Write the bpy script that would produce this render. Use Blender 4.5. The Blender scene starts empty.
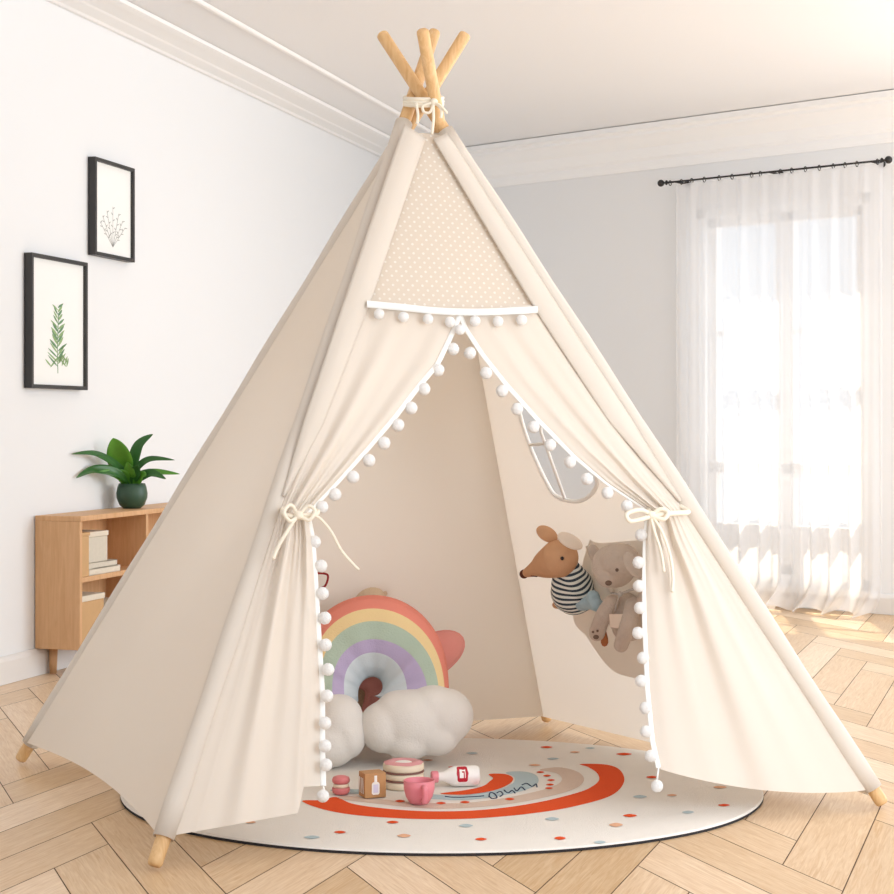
import bpy, bmesh, math, random
from mathutils import Vector, Matrix, noise
random.seed(7)
SC = bpy.context.scene
COL = SC.collection
F, H, CX, HY = 1750.0, 0.85, 447.0, 425.0
PI = math.pi

# ------------------------------------------------------------------ geometry helpers
def ray(px, py): return Vector(((px-CX)/F, 1.0, -(py-HY)/F))
def P(px, py, z): return Vector((0, 0, H)) + ray(px, py)*z
def FL(px, py, zz=0.0):
    d = ray(px, py); return Vector((0, 0, H)) + d*((zz-H)/d.z)
def RP(px, py, p0, n, off=0.0):
    d = ray(px, py); o = Vector((0, 0, H)); q = p0 + n*off
    return o + d*((q-o).dot(n)/d.dot(n))

# ------------------------------------------------------------------ object helpers
WLOC = {}
def wloc(o): return WLOC.get(o.name, Vector((0, 0, 0))) if o else Vector((0, 0, 0))
def tag(o, label=None, cat=None, group=None, kind=None):
    if label: o['label'] = label
    if cat: o['category'] = cat
    if group: o['group'] = group
    if kind: o['kind'] = kind
    return o
def thing(name, loc, label, cat, group=None):
    o = bpy.data.objects.new(name, None); COL.objects.link(o)
    o.empty_display_size = 0.05
    o.location = loc; WLOC[o.name] = Vector(loc)
    return tag(o, label, cat, group)
def build(name, verts, faces, mat, parent=None, smooth=True, uvs=None, matidx=None, mods=()):
    me = bpy.data.meshes.new(name)
    vs = [Vector(v) for v in verts]
    lo = Vector([min(v[i] for v in vs) for i in range(3)]); hi = Vector([max(v[i] for v in vs) for i in range(3)])
    c = (lo+hi)/2; c.z = lo.z if parent is None else c.z
    me.from_pydata([v-c for v in vs], [], faces)
    mats = mat if isinstance(mat, (list, tuple)) else [mat]
    for m in mats: me.materials.append(m)
    if matidx: me.polygons.foreach_set('material_index', matidx)
    me.polygons.foreach_set('use_smooth', [smooth]*len(me.polygons))
    if uvs:
        ul = me.uv_layers.new(name='UVMap')
        for l in me.loops: ul.data[l.index].uv = uvs[l.vertex_index]
    me.update(); me.validate()
    o = bpy.data.objects.new(name, me); COL.objects.link(o)
    o.location = c - wloc(parent); WLOC[o.name] = c
    if parent: o.parent = parent
    for md in mods:
        if md[0] == 'bevel':
            b = o.modifiers.new('b', 'BEVEL'); b.width = md[1]; b.segments = 2; b.limit_method = 'ANGLE'
        elif md[0] == 'solid':
            b = o.modifiers.new('s', 'SOLIDIFY'); b.thickness = md[1]; b.offset = 0
        elif md[0] == 'remesh':
            b = o.modifiers.new('r', 'REMESH'); b.mode = 'VOXEL'; b.voxel_size = md[1]; b.use_smooth_shade = True
            b = o.modifiers.new('sm', 'SMOOTH'); b.factor = 0.5; b.iterations = md[2]
        elif md[0] == 'sub':
            b = o.modifiers.new('sub', 'SUBSURF'); b.levels = md[1]; b.render_levels = md[1]
    return o
class MB:
    def __init__(s): s.v = []; s.f = []; s.m = []; s.uv = []
    def add(s, vs, fs, mi=0, uv=None):
        k = len(s.v); s.v += [Vector(v) for v in vs]; s.f += [[i+k for i in f] for f in fs]; s.m += [mi]*len(fs)
        s.uv += uv if uv else [(0, 0)]*len(vs); return s
    def box(s, c, d, R=None, mi=0):
        c = Vector(c); vs = []
        for x in (-1, 1):
            for y in (-1, 1):
                for z in (-1, 1):
                    q = Vector((x*d[0]/2, y*d[1]/2, z*d[2]/2)); vs.append(c + (R @ q if R else q))
        return s.add(vs, [(0,1,3,2),(4,6,7,5),(0,4,5,1),(2,3,7,6),(0,2,6,4),(1,5,7,3)], mi)
    def tube(s, pts, r, seg=10, mi=0, closed=False, flat=None, smoothn=0):
        pts = [Vector(p) for p in pts]
        rs = list(r) if isinstance(r, (list, tuple)) else [r]*len(pts)
        if smoothn: pts, rs = catmull(pts, rs, smoothn, closed)
        n = len(pts); vs = []; fs = []
        up = Vector((0.13, 0.21, 0.97)).normalized(); prev = None
        for i in range(n):
            a = pts[i-1] if (i > 0 or closed) else pts[i]; b = pts[(i+1) % n] if (i < n-1 or closed) else pts[i]
            t = (b-a).normalized()
            if prev is None:
                u = t.cross(up)
                if u.length < 0.1: u = t.cross(Vector((1, 0, 0)))
            else: u = prev - t*prev.dot(t)
            u.normalize(); prev = u; w = t.cross(u)
            fu, fw = (1, 1) if flat is None else flat
            for k in range(seg):
                a_ = 2*PI*k/seg
                vs.append(pts[i] + (u*math.cos(a_)*fu + w*math.sin(a_)*fw)*rs[i])
        m = n if closed else n-1
        for i in range(m):
            for k in range(seg):
                j = (i+1) % n
                fs.append((i*seg+k, i*seg+(k+1) % seg, j*seg+(k+1) % seg, j*seg+k))
        if not closed:
            fs.append(tuple(range(seg-1, -1, -1))); fs.append(tuple((n-1)*seg+k for k in range(seg)))
        return s.add(vs, fs, mi)
    def ell(s, c, r, R=None, seg=20, rings=12, mi=0):
        c = Vector(c); r = (r, r, r) if isinstance(r, (int, float)) else r
        vs = []; fs = []
        vs.append(c + tr(R, Vector((0, 0, r[2]))))
        for i in range(1, rings):
            th = PI*i/rings
            for k in range(seg):
                ph = 2*PI*k/seg
                vs.append(c + tr(R, Vector((r[0]*math.sin(th)*math.cos(ph), r[1]*math.sin(th)*math.sin(ph), r[2]*math.cos(th)))))
        vs.append(c + tr(R, Vector((0, 0, -r[2]))))
        for k in range(seg): fs.append((0, 1+k, 1+(k+1) % seg))
        for i in range(rings-2):
            for k in range(seg):
                a = 1+i*seg+k; b = 1+i*seg+(k+1) % seg
                fs.append((a, a+seg, b+seg, b))
        e = len(vs)-1; q = 1+(rings-2)*seg
        for k in range(seg): fs.append((q+k, e, q+(k+1) % seg))
        return s.add(vs, fs, mi)
    def lathe(s, c, prof, R=None, seg=32, mi=0, mis=None):
        c = Vector(c); vs = []; n = len(prof)
        for r, z in prof:
            for k in range(seg):
                a = 2*PI*k/seg; vs.append(c + tr(R, Vector((r*math.cos(a), r*math.sin(a), z))))
        for i in range(n-1):
            fs = [(i*seg+k, i*seg+(k+1) % seg, (i+1)*seg+(k+1) % seg, (i+1)*seg+k) for k in range(seg)]
            kk = len(s.v)
            if i == 0: base = kk; s.add(vs, [], 0)
            s.f += [[q+base for q in f] for f in fs]; s.m += [(mis[i] if mis else mi)]*len(fs)
        return s
    def grid(s, rows, mi=0, closed=False):
        n = len(rows); m = len(rows[0]); vs = [p for r in rows for p in r]; fs = []
        uv = [(j/(m-1), i/(n-1)) for i in range(n) for j in range(m)]
        for i in range(n-1):
            for j in range(m-1 if not closed else m):
                j2 = (j+1) % m
                fs.append((i*m+j, i*m+j2, (i+1)*m+j2, (i+1)*m+j))
        return s.add(vs, fs, mi, uv)
    def poly(s, pts, mi=0):
        bm = bmesh.new(); vv = [bm.verts.new(p) for p in pts]
        es = [bm.edges.new((vv[i], vv[(i+1) % len(vv)])) for i in range(len(vv))]
        bmesh.ops.triangle_fill(bm, edges=es, use_beauty=True)
        bm.verts.index_update()
        fs = []
        for f in bm.faces:
            fs.append([v.index for v in f.verts])
        vs = [v.co.copy() for v in bm.verts]; bm.free()
        # face up
        k = []
        for f in fs:
            nrm = (vs[f[1]]-vs[f[0]]).cross(vs[f[2]]-vs[f[0]])
            k.append(f if nrm.z >= 0 else f[::-1])
        return s.add(vs, k, mi)
    def obj(s, name, mat, parent=None, smooth=True, mods=(), uv=False):
        return build(name, s.v, s.f, mat, parent, smooth, s.uv if uv else None, s.m, mods)
def tr(R, v): return R @ v if R else v
def catmull(pts, rs, k, closed=False):
    n = len(pts); o = []; ro = []
    for i in range(n if closed else n-1):
        g = (lambda j: pts[j % n]) if closed else (lambda j: pts[max(0, min(n-1, j))])
        p0, p1, p2, p3 = g(i-1), g(i), g(i+1), g(i+2)
        for q in range(k):
            t = q/k
            o.append(0.5*((2*p1)+(p2-p0)*t+(2*p0-5*p1+4*p2-p3)*t*t+(3*p1-p0-3*p2+p3)*t**3))
            ro.append(rs[i]*(1-t)+rs[(i+1) % n]*t)
    if not closed: o.append(pts[-1]); ro.append(rs[-1])
    return o, ro
def cm2(pts, k=6, closed=False):
    o, _ = catmull([Vector((p[0], p[1], 0)) for p in pts], [0]*len(pts), k, closed); return [(q.x, q.y) for q in o]
def sample(keys, v):
    # keys: [(v, x, y)...]
    if v <= keys[0][0]: return keys[0][1:]
    for a, b in zip(keys, keys[1:]):
        if v <= b[0]:
            t = (v-a[0])/(b[0]-a[0]); return tuple(a[i]*(1-t)+b[i]*t for i in range(1, len(a)))
    return keys[-1][1:]
def basis(x, y, z):
    M = Matrix((x, y, z)).transposed(); return M
def axis_R(t, up=Vector((0, 0, 1))):
    """rotation whose local z runs along t"""
    t = t.normalized(); x = up.cross(t)
    if x.length < .05: x = Vector((1, 0, 0)).cross(t)
    x.normalize(); y = t.cross(x); return basis(x, y, t)

# ------------------------------------------------------------------ materials
def srgb(r, g, b):
    f = lambda c: (c/255/12.92) if c/255 <= 0.04045 else ((c/255+0.055)/1.055)**2.4
    return (f(r), f(g), f(b), 1)
def mat(name, col, rough=0.6, bump=0.0, bscale=80, var=0.0, vscale=8, translucent=0.0, sheen=0.0, spec=0.5, emit=None):
    m = bpy.data.materials.new(name); m.use_nodes = True
    nt = m.node_tree; N = nt.nodes; L = nt.links; b = N['Principled BSDF']; out = N['Material Output']
    b.inputs['Base Color'].default_value = col; b.inputs['Roughness'].default_value = rough
    b.inputs['Specular IOR Level'].default_value = spec
    if sheen:
        b.inputs['Sheen Weight'].default_value = sheen; b.inputs['Sheen Roughness'].default_value = .5
    tc = N.new('ShaderNodeTexCoord')
    if var:
        nz = N.new('ShaderNodeTexNoise'); nz.inputs['Scale'].default_value = vscale; nz.inputs['Detail'].default_value = 4
        L.new(tc.outputs['Object'], nz.inputs['Vector'])
        mx = N.new('ShaderNodeMix'); mx.data_type = 'RGBA'
        mx.inputs['A'].default_value = tuple(c*(1-var) for c in col[:3])+(1,)
        mx.inputs['B'].default_value = tuple(min(1, c*(1+var)) for c in col[:3])+(1,)
        L.new(nz.outputs['Fac'], mx.inputs['Factor']); L.new(mx.outputs['Result'], b.inputs['Base Color'])
    if bump:
        nz = N.new('ShaderNodeTexNoise'); nz.inputs['Scale'].default_value = bscale; nz.inputs['Detail'].default_value = 3
        L.new(tc.outputs['Object'], nz.inputs['Vector'])
        bp = N.new('ShaderNodeBump'); bp.inputs['Strength'].default_value = bump; bp.inputs['Distance'].default_value = .004
        L.new(nz.outputs['Fac'], bp.inputs['Height']); L.new(bp.outputs['Normal'], b.inputs['Normal'])
    if translucent:
        t = N.new('ShaderNodeBsdfTranslucent'); t.inputs['Color'].default_value = tuple(min(1, c) for c in col[:3])+(1,)
        ms = N.new('ShaderNodeMixShader'); ms.inputs['Fac'].default_value = translucent
        L.new(b.outputs[0], ms.inputs[1]); L.new(t.outputs[0], ms.inputs[2]); L.new(ms.outputs[0], out.inputs['Surface'])
    return m
M = {}
M['wall'] = mat('wall_paint', srgb(238, 239, 240), .85, .03, 60)
M['ceil'] = mat('ceiling_paint', srgb(240, 241, 243), .9)
M['trimw'] = mat('white_moulding', srgb(250, 250, 250), .55)
M['basebd'] = mat('baseboard_paint', srgb(232, 229, 226), .5)
M['canvas'] = mat('cream_canvas', srgb(244, 235, 223), .9, .12, 900, .025, 3, translucent=.34, spec=.15)
M['canvas2'] = mat('cream_canvas_plain', srgb(238, 228, 216), .9, .1, 900, .02, 3, translucent=.2, spec=.15)
M['white_cloth'] = mat('white_trim_cloth', srgb(252, 250, 246), .9, .1, 500, spec=.1)
M['pom'] = mat('white_pompom_yarn', srgb(253, 251, 249), 1, .9, 450, spec=.05)
M['cord'] = mat('cream_cord', srgb(246, 236, 218), .85, .3, 600)
M['black'] = mat('black_frame', srgb(46, 44, 43), .45)
M['paper'] = mat('print_paper', srgb(246, 246, 243), .8)
M['leafp1'] = mat('print_leaf_green', srgb(150, 178, 128), .9)
M['leafp2'] = mat('print_leaf_deep', srgb(110, 148, 110), .9)
M['inkgrey'] = mat('print_ink_grey', srgb(165, 165, 162), .9)
M['pot'] = mat('green_glazed_pot', srgb(52, 82, 62), .45, .1, 60, .15, 20)
M['soil'] = mat('potting_soil', srgb(50, 36, 26), 1, .8, 120)
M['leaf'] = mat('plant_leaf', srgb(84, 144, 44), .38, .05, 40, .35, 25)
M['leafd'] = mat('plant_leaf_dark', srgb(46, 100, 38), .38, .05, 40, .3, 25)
M['oakcab'] = None
M['cardw'] = mat('cream_card', srgb(225, 214, 196), .8, .1, 90, .08, 60)
M['cardl'] = mat('pale_linen_paper', srgb(214, 206, 190), .85, .2, 200, .08, 80)
M['cardt'] = mat('tan_cardboard', srgb(205, 165, 118), .8, .1, 90, .06, 50)
M['black_metal'] = mat('black_rod', srgb(30, 28, 28), .4)
M['plaster'] = M['trimw']
M['cloud'] = mat('white_plush', srgb(236, 229, 221), 1, .35, 260, .03, 12, spec=.1, sheen=.2)
M['pinkplush'] = mat('pink_plush', srgb(236, 156, 144), 1, .35, 260, .05, 12, spec=.1, sheen=.2)
M['tanplush'] = mat('tan_plush', srgb(218, 192, 160), 1, .9, 200, .1, 40, spec=.05, sheen=.3)
M['greycloth'] = mat('grey_felt', srgb(170, 160, 152), .95, .3, 200)
M['red'] = mat('dark_red_cord', srgb(150, 28, 28), .6)
M['taupe'] = mat('taupe_plush', srgb(206, 188, 173), 1, .6, 220, .08, 60, spec=.05, sheen=.15)
M['taupe_d'] = mat('taupe_plush_dark', srgb(120, 98, 86), 1, .4, 200, spec=.05)
M['mouse'] = mat('caramel_felt', srgb(212, 164, 126), .95, .3, 300, .08, 40, spec=.1)
M['mnose'] = mat('brown_felt', srgb(96, 52, 34), .9, .3, 300)
M['mear'] = mat('cream_felt', srgb(240, 222, 204), .95, .2, 300)
M['eye'] = mat('dark_bead', srgb(28, 22, 20), .25)
M['denim'] = mat('light_denim', srgb(172, 195, 204), .95, .3, 300, .2, 90)
M['rust'] = mat('rust_leather', srgb(178, 104, 56), .7, .2, 100, .1, 60)
M['ribbon'] = mat('grey_ribbon', srgb(184, 174, 166), .8)
M['pinktoy'] = mat('pink_painted_wood', srgb(234, 140, 150), .45)
M['macaron'] = mat('rose_painted_wood', srgb(222, 128, 128), .55, .15, 200)
M['creamtoy'] = mat('cream_painted_wood', srgb(240, 224, 198), .55)
M['jam'] = mat('dark_jam_stripe', srgb(150, 105, 95), .5)
M['icing'] = mat('pink_icing', srgb(226, 158, 160), .5, .4, 160)
M['toywood'] = mat('toy_box_wood', srgb(196, 146, 96), .6, .15, 60, .12, 30)
M['lav'] = mat('lavender_paint', srgb(226, 220, 240), .5)
M['whitetoy'] = mat('white_painted_wood', srgb(250, 246, 240), .45)
M['label'] = mat('red_label', srgb(190, 28, 48), .5)
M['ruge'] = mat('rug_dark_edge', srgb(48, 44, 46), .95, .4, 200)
M['rug'] = mat('rug_ivory_pile', srgb(240, 234, 226), 1, .5, 350, .03, 10, spec=.05)
M['r_or'] = mat('rug_orange_pile', srgb(232, 92, 52), 1, .5, 350, .04, 14, spec=.05)
M['r_be'] = mat('rug_beige_pile', srgb(222, 200, 184), 1, .5, 350, .04, 14, spec=.05)
M['r_bl'] = mat('rug_blue_pile', srgb(188, 204, 208), 1, .5, 350, .04, 14, spec=.05)
M['r_pe'] = mat('rug_peach_pile', srgb(236, 184, 150), 1, .5, 350, .04, 14, spec=.05)
M['r_nv'] = mat('rug_navy_yarn', srgb(52, 66, 92), 1, .3, 350, spec=.05)

def wood(name, c1, c2, rough=.45, scale=(1, 12, 1), coord='Object', attr=False, spec=.4):
    m = bpy.data.materials.new(name); m.use_nodes = True; nt = m.node_tree; N = nt.nodes; L = nt.links; b = N['Principled BSDF']
    b.inputs['Roughness'].default_value = rough; b.inputs['Specular IOR Level'].default_value = spec
    tc = N.new('ShaderNodeTexCoord'); mp = N.new('ShaderNodeMapping'); mp.inputs['Scale'].default_value = scale
    L.new(tc.outputs[coord], mp.inputs['Vector'])
    nz = N.new('ShaderNodeTexNoise'); nz.inputs['Scale'].default_value = 4; nz.inputs['Detail'].default_value = 6; nz.inputs['Roughness'].default_value = .6
    nz.inputs['Distortion'].default_value = 1.2
    L.new(mp.outputs[0], nz.inputs['Vector'])
    rp = N.new('ShaderNodeValToRGB'); rp.color_ramp.elements[0].position = .3; rp.color_ramp.elements[1].position = .7
    rp.color_ramp.elements[0].color = c1; rp.color_ramp.elements[1].color = c2
    L.new(nz.outputs['Fac'], rp.inputs[0]); last = rp.outputs[0]
    if attr:
        a = N.new('ShaderNodeAttribute'); a.attribute_name = 'plank'
        hs = N.new('ShaderNodeHueSaturation'); L.new(last, hs.inputs['Color'])
        mr = N.new('ShaderNodeMapRange'); mr.inputs['To Min'].default_value = .84; mr.inputs['To Max'].default_value = 1.12
        L.new(a.outputs['Fac'], mr.inputs['Value']); L.new(mr.outputs[0], hs.inputs['Value'])
        mr2 = N.new('ShaderNodeMapRange'); mr2.inputs['To Min'].default_value = 1.12; mr2.inputs['To Max'].default_value = .85
        L.new(a.outputs['Fac'], mr2.inputs['Value']); L.new(mr2.outputs[0], hs.inputs['Saturation'])
        last = hs.outputs[0]
    L.new(last, b.inputs['Base Color'])
    bp = N.new('ShaderNodeBump'); bp.inputs['Strength'].default_value = .08; bp.inputs['Distance'].default_value = .002
    L.new(nz.outputs['Fac'], bp.inputs['Height']); L.new(bp.outputs[0], b.inputs['Normal'])
    return m
M['floor'] = wood('oak_floor_plank', srgb(206, 168, 126), srgb(232, 204, 170), .36, (2.2, 26, 1), 'UV', True)
M['gap'] = mat('floor_joint', srgb(96, 68, 46), .8)
M['oakcab'] = wood('light_oak_veneer', srgb(206, 158, 112), srgb(222, 178, 134), .5, (14, 14, 1.2))
M['pine'] = wood('pine_dowel', srgb(212, 166, 110), srgb(234, 196, 146), .5, (18, 18, 2))

def uv_fn_mat(name, stops, axis=0, rough=1, interp='CONSTANT', bump=.3, rep=None):
    m = bpy.data.materials.new(name); m.use_nodes = True; nt = m.node_tree; N = nt.nodes; L = nt.links; b = N['Principled BSDF']
    b.inputs['Roughness'].default_value = rough; b.inputs['Specular IOR Level'].default_value = .1
    tc = N.new('ShaderNodeTexCoord'); sp = N.new('ShaderNodeSeparateXYZ'); L.new(tc.outputs['UV'], sp.inputs[0])
    src = sp.outputs[axis]
    if rep:
        mm = N.new('ShaderNodeMath'); mm.operation = 'MULTIPLY'; mm.inputs[1].default_value = rep; L.new(src, mm.inputs[0])
        m2 = N.new('ShaderNodeMath'); m2.operation = 'FRACT'; L.new(mm.outputs[0], m2.inputs[0]); src = m2.outputs[0]
    rp = N.new('ShaderNodeValToRGB'); cr = rp.color_ramp; cr.interpolation = interp
    while len(cr.elements) < len(stops): cr.elements.new(.5)
    for e, (p, c) in zip(cr.elements, stops): e.position = p; e.color = c
    L.new(src, rp.inputs[0]); L.new(rp.outputs[0], b.inputs['Base Color'])
    nz = N.new('ShaderNodeTexNoise'); nz.inputs['Scale'].default_value = 250; L.new(tc.outputs['Object'], nz.inputs['Vector'])
    bp = N.new('ShaderNodeBump'); bp.inputs['Strength'].default_value = bump; bp.inputs['Distance'].default_value = .004
    L.new(nz.outputs['Fac'], bp.inputs['Height']); L.new(bp.outputs[0], b.inputs['Normal'])
    return m
# dotted fabric of the tent top
def dotted():
    m = mat('dotted_beige_net', srgb(236, 225, 210), .9, translucent=.3, spec=.1)
    nt = m.node_tree; N = nt.nodes; L = nt.links; b = N['Principled BSDF']
    tc = N['Texture Coordinate'] if 'Texture Coordinate' in N else N.new('ShaderNodeTexCoord')
    mp = N.new('ShaderNodeMapping'); mp.inputs['Rotation'].default_value = (0, 0, PI/4); L.new(tc.outputs['UV'], mp.inputs[0])
    vm = N.new('ShaderNodeVectorMath'); vm.operation = 'FRACTION'; L.new(mp.outputs[0], vm.inputs[0])
    ds = N.new('ShaderNodeVectorMath'); ds.operation = 'DISTANCE'; ds.inputs[1].default_value = (.5, .5, 0)
    L.new(vm.outputs[0], ds.inputs[0])
    lt = N.new('ShaderNodeMath'); lt.operation = 'LESS_THAN'; lt.inputs[1].default_value = .18; L.new(ds.outputs['Value'], lt.inputs[0])
    mx = N.new('ShaderNodeMix'); mx.data_type = 'RGBA'; mx.inputs['A'].default_value = srgb(236, 224, 209); mx.inputs['B'].default_value = srgb(255, 250, 242)
    L.new(lt.outputs[0], mx.inputs['Factor']); L.new(mx.outputs['Result'], b.inputs['Base Color'])
    return m
M['dotted'] = dotted()
def sheer():
    m = bpy.data.materials.new('white_sheer_voile'); m.use_nodes = True; nt = m.node_tree; N = nt.nodes; L = nt.links
    N.remove(N['Principled BSDF']); out = N['Material Output']
    d = N.new('ShaderNodeBsdfDiffuse'); d.inputs['Color'].default_value = (.95, .95, .96, 1)
    t = N.new('ShaderNodeBsdfTranslucent'); t.inputs['Color'].default_value = (.97, .97, .98, 1)
    tp = N.new('ShaderNodeBsdfTransparent')
    a = N.new('ShaderNodeMixShader'); a.inputs[0].default_value = .55; L.new(d.outputs[0], a.inputs[1]); L.new(t.outputs[0], a.inputs[2])
    b = N.new('ShaderNodeMixShader'); b.inputs[0].default_value = .34; L.new(a.outputs[0], b.inputs[1]); L.new(tp.outputs[0], b.inputs[2])
    L.new(b.outputs[0], out.inputs['Surface']); return m
M['sheer'] = sheer()
def glass():
    m = bpy.data.materials.new('window_glass'); m.use_nodes = True; nt = m.node_tree; N = nt.nodes; L = nt.links
    b = N['Principled BSDF']; out = N['Material Output']
    g = N.new('ShaderNodeBsdfGlossy'); g.inputs['Roughness'].default_value = .02
    t = N.new('ShaderNodeBsdfTransparent'); ms = N.new('ShaderNodeMixShader'); ms.inputs[0].default_value = .07
    L.new(t.outputs[0], ms.inputs[1]); L.new(g.outputs[0], ms.inputs[2]); L.new(ms.outputs[0], out.inputs['Surface']); N.remove(b); return m
M['glass'] = glass()

# ------------------------------------------------------------------ camera
cam = bpy.data.cameras.new('camera'); co = bpy.data.objects.new('camera', cam); COL.objects.link(co)
co.location = (0, 0, H); co.rotation_euler = (PI/2, 0, 0); cam.sensor_width = 36; cam.lens = 36*F/894; cam.shift_y = (HY-447)/894
cam.clip_end = 200; SC.camera = co

# ------------------------------------------------------------------ room
CEIL = 2.33
L0 = FL(0, 685); CO = FL(395, 577); R0 = FL(894, 615)
dL = (CO-L0).normalized(); nL = Vector((dL.y, -dL.x, 0))            # into room
dB = (R0-CO).normalized(); nB = Vector((dB.y, -dB.x, 0))
if nB.y > 0: nB = -nB
lenL = 9.2; lenB = 4.6
LS = CO - dL*lenL            # left wall start (behind the camera)
BE = CO + dB*lenB
def prism(mb, a, b, n, prof, mi=0):
    """profile (u along n, z) extruded from a to b"""
    k = len(prof); vs = [p + n*u + Vector((0, 0, z)) for p in (a, b) for u, z in prof]
    fs = [(i, (i+1) % k, k+(i+1) % k, k+i) for i in range(k)] + [tuple(range(k-1, -1, -1)), tuple(range(k, 2*k))]
    return mb.add(vs, fs, mi)
def struct(mb, name, m, smooth=False, mods=()):
    o = mb.obj(name, m, None, smooth, mods); tag(o, kind='structure'); return o
# floor: herringbone planks
def floor_obj():
    W, n = .205, 4; ang = math.radians(71); an2 = math.radians(111)
    e1 = Vector((math.cos(ang), math.sin(ang), 0))*W; e2 = Vector((math.cos(an2), math.sin(an2), 0))*W
    org = FL(797, 841); g = .0045
    vs = []; fs = []; uv = []; at = []; mi = []
    def inside(c): return -2.9 < c.x < 4.2 and -1.2 < c.y < 10.4 and (c-CO).dot(nL) > -.5 and (c-CO).dot(nB) > -.5
    for i in range(-150, 151):
        for j in range(-30, 31):
            ox, oy = i + n*j, i - n*j
            for kind in (0, 1):
                x0, y0, x1, y1 = (ox, oy, ox+n, oy+1) if kind == 0 else (ox, oy+1, ox+1, oy+n+1)
                c = org + e1*((x0+x1)/2) + e2*((y0+y1)/2)
                if not inside(c): continue
                k = len(vs); r1, r2, r3 = random.random(), random.random()*40, random.random()*40
                for (x, y) in ((x0+g*2, y0+g*2), (x1-g*2, y0+g*2), (x1-g*2, y1-g*2), (x0+g*2, y1-g*2)):
                    vs.append(org + e1*x + e2*y)
                    lx, ly = (x-x0, y-y0) if kind == 0 else (y-y0, x-x0)
                    uv.append((lx*W + r2, ly*W + r3))
                fs.append((k, k+1, k+2, k+3)); at.append(r1); mi.append(0)
    k = len(vs)
    q = [LS - nL*.1, LS + Vector((5.8, 0, 0)), Vector((LS.x+5.8, BE.y-.3, 0)), BE - nB*.1, CO - nL*.05 - nB*.1]
    for p in q: vs.append(Vector((p.x, p.y, -.0015))); uv.append((0, 0))
    fs.append(tuple(range(k, k+5))); at.append(0); mi.append(1)
    q2 = len(vs)
    for p in q: vs.append(Vector((p.x, p.y, -.12))); uv.append((0, 0))
    fs.append(tuple(range(q2+4, q2-1, -1))); at.append(0); mi.append(1)
    me_o = build('floor', vs, fs, [M['floor'], M['gap']], None, False, uv, mi)
    z = me_o.location.z; me_o.location.z = -.12
    a = me_o.data.attributes.new('plank', 'FLOAT', 'FACE'); a.data.foreach_set('value', at)
    tag(me_o, kind='structure')
floor_obj()
mb = MB(); q = [LS - nL*.15, Vector((LS.x+5.8, LS.y, 0)), Vector((LS.x+5.8, BE.y, 0)), BE - nB*.15, CO - nL*.1 - nB*.15]
prismq = [Vector((p.x, p.y, CEIL)) for p in q] + [Vector((p.x, p.y, CEIL+.1)) for p in q]
mb.add(prismq, [(4, 3, 2, 1, 0), (5, 6, 7, 8, 9)] + [(i, (i+1) % 5, 5+(i+1) % 5, 5+i) for i in range(5)])
struct(mb, 'ceiling', M['ceil'])
mb = MB(); prism(mb, LS, CO, nL, [(0, 0), (0, CEIL), (-.12, CEIL), (-.12, 0)]); struct(mb, 'wall_left', M['wall'])
# back wall with window opening
def BW(px, py, off=0): return RP(px, py, CO, nB, off)
def sB(p): return (p-CO).dot(dB)
wx0, wx1 = sB(BW(694, 400)), sB(BW(870, 400)); wz0, wz1 = .10, BW(785, 200).z
mb = MB()
def bseg(mb, s0, s1, z0, z1, u0=-.16, u1=0., mi=0):
    prism(mb, CO+dB*s0, CO+dB*s1, nB, [(u1, z0), (u1, z1), (u0, z1), (u0, z0)], mi)
bseg(mb, 0, wx0, 0, CEIL); bseg(mb, wx1, lenB, 0, CEIL); bseg(mb, wx0, wx1, wz1, CEIL); bseg(mb, wx0, wx1, 0, wz0)
struct(mb, 'wall_back', M['wall'])
# crown mouldings
mb = MB(); prism(mb, CO, BE, nB, [(0, 2.115), (.012, 2.115), (.018, 2.135), (.018, 2.16), (.03, 2.172), (.045, 2.22), (.085, 2.265), (.098, 2.275), (.098, 2.29), (.12, 2.30), (.12, CEIL-.004), (0, CEIL-.004)])
struct(mb, 'trim_1', M['trimw'])
mb = MB(); prism(mb, LS, CO, nL, [(0.001, CEIL-.022), (.02, CEIL-.024), (.03, CEIL-.018), (.09, CEIL-.015), (.10, CEIL-.011), (.18, CEIL-.010), (.19, CEIL-.016), (.225, CEIL-.014), (.23, CEIL-.002), (0.001, CEIL-.004)])
struct(mb, 'trim_2', M['trimw'])
mb = MB(); prism(mb, LS + nL*.455, CO + nL*.455, nL, [(0, CEIL-.002), (.004, CEIL-.011), (.02, CEIL-.012), (.026, CEIL-.008), (.03, CEIL-.002)])
struct(mb, 'trim_3', M['trimw'])
mb = MB(); prism(mb, LS, CO, nL, [(0.001, 0.001), (.016, 0.001), (.016, .075), (.012, .085), (.006, .092), (0.001, .092)]); struct(mb, 'baseboard_left', M['basebd'])
mb = MB()
for a, b in ((0.02, wx0-.02), (wx1+.02, lenB)): prism(mb, CO+dB*a, CO+dB*b, nB, [(0.001, 0.001), (.016, 0.001), (.016, .075), (.012, .085), (.006, .092), (0.001, .092)])
struct(mb, 'baseboard_back', M['basebd'])
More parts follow.
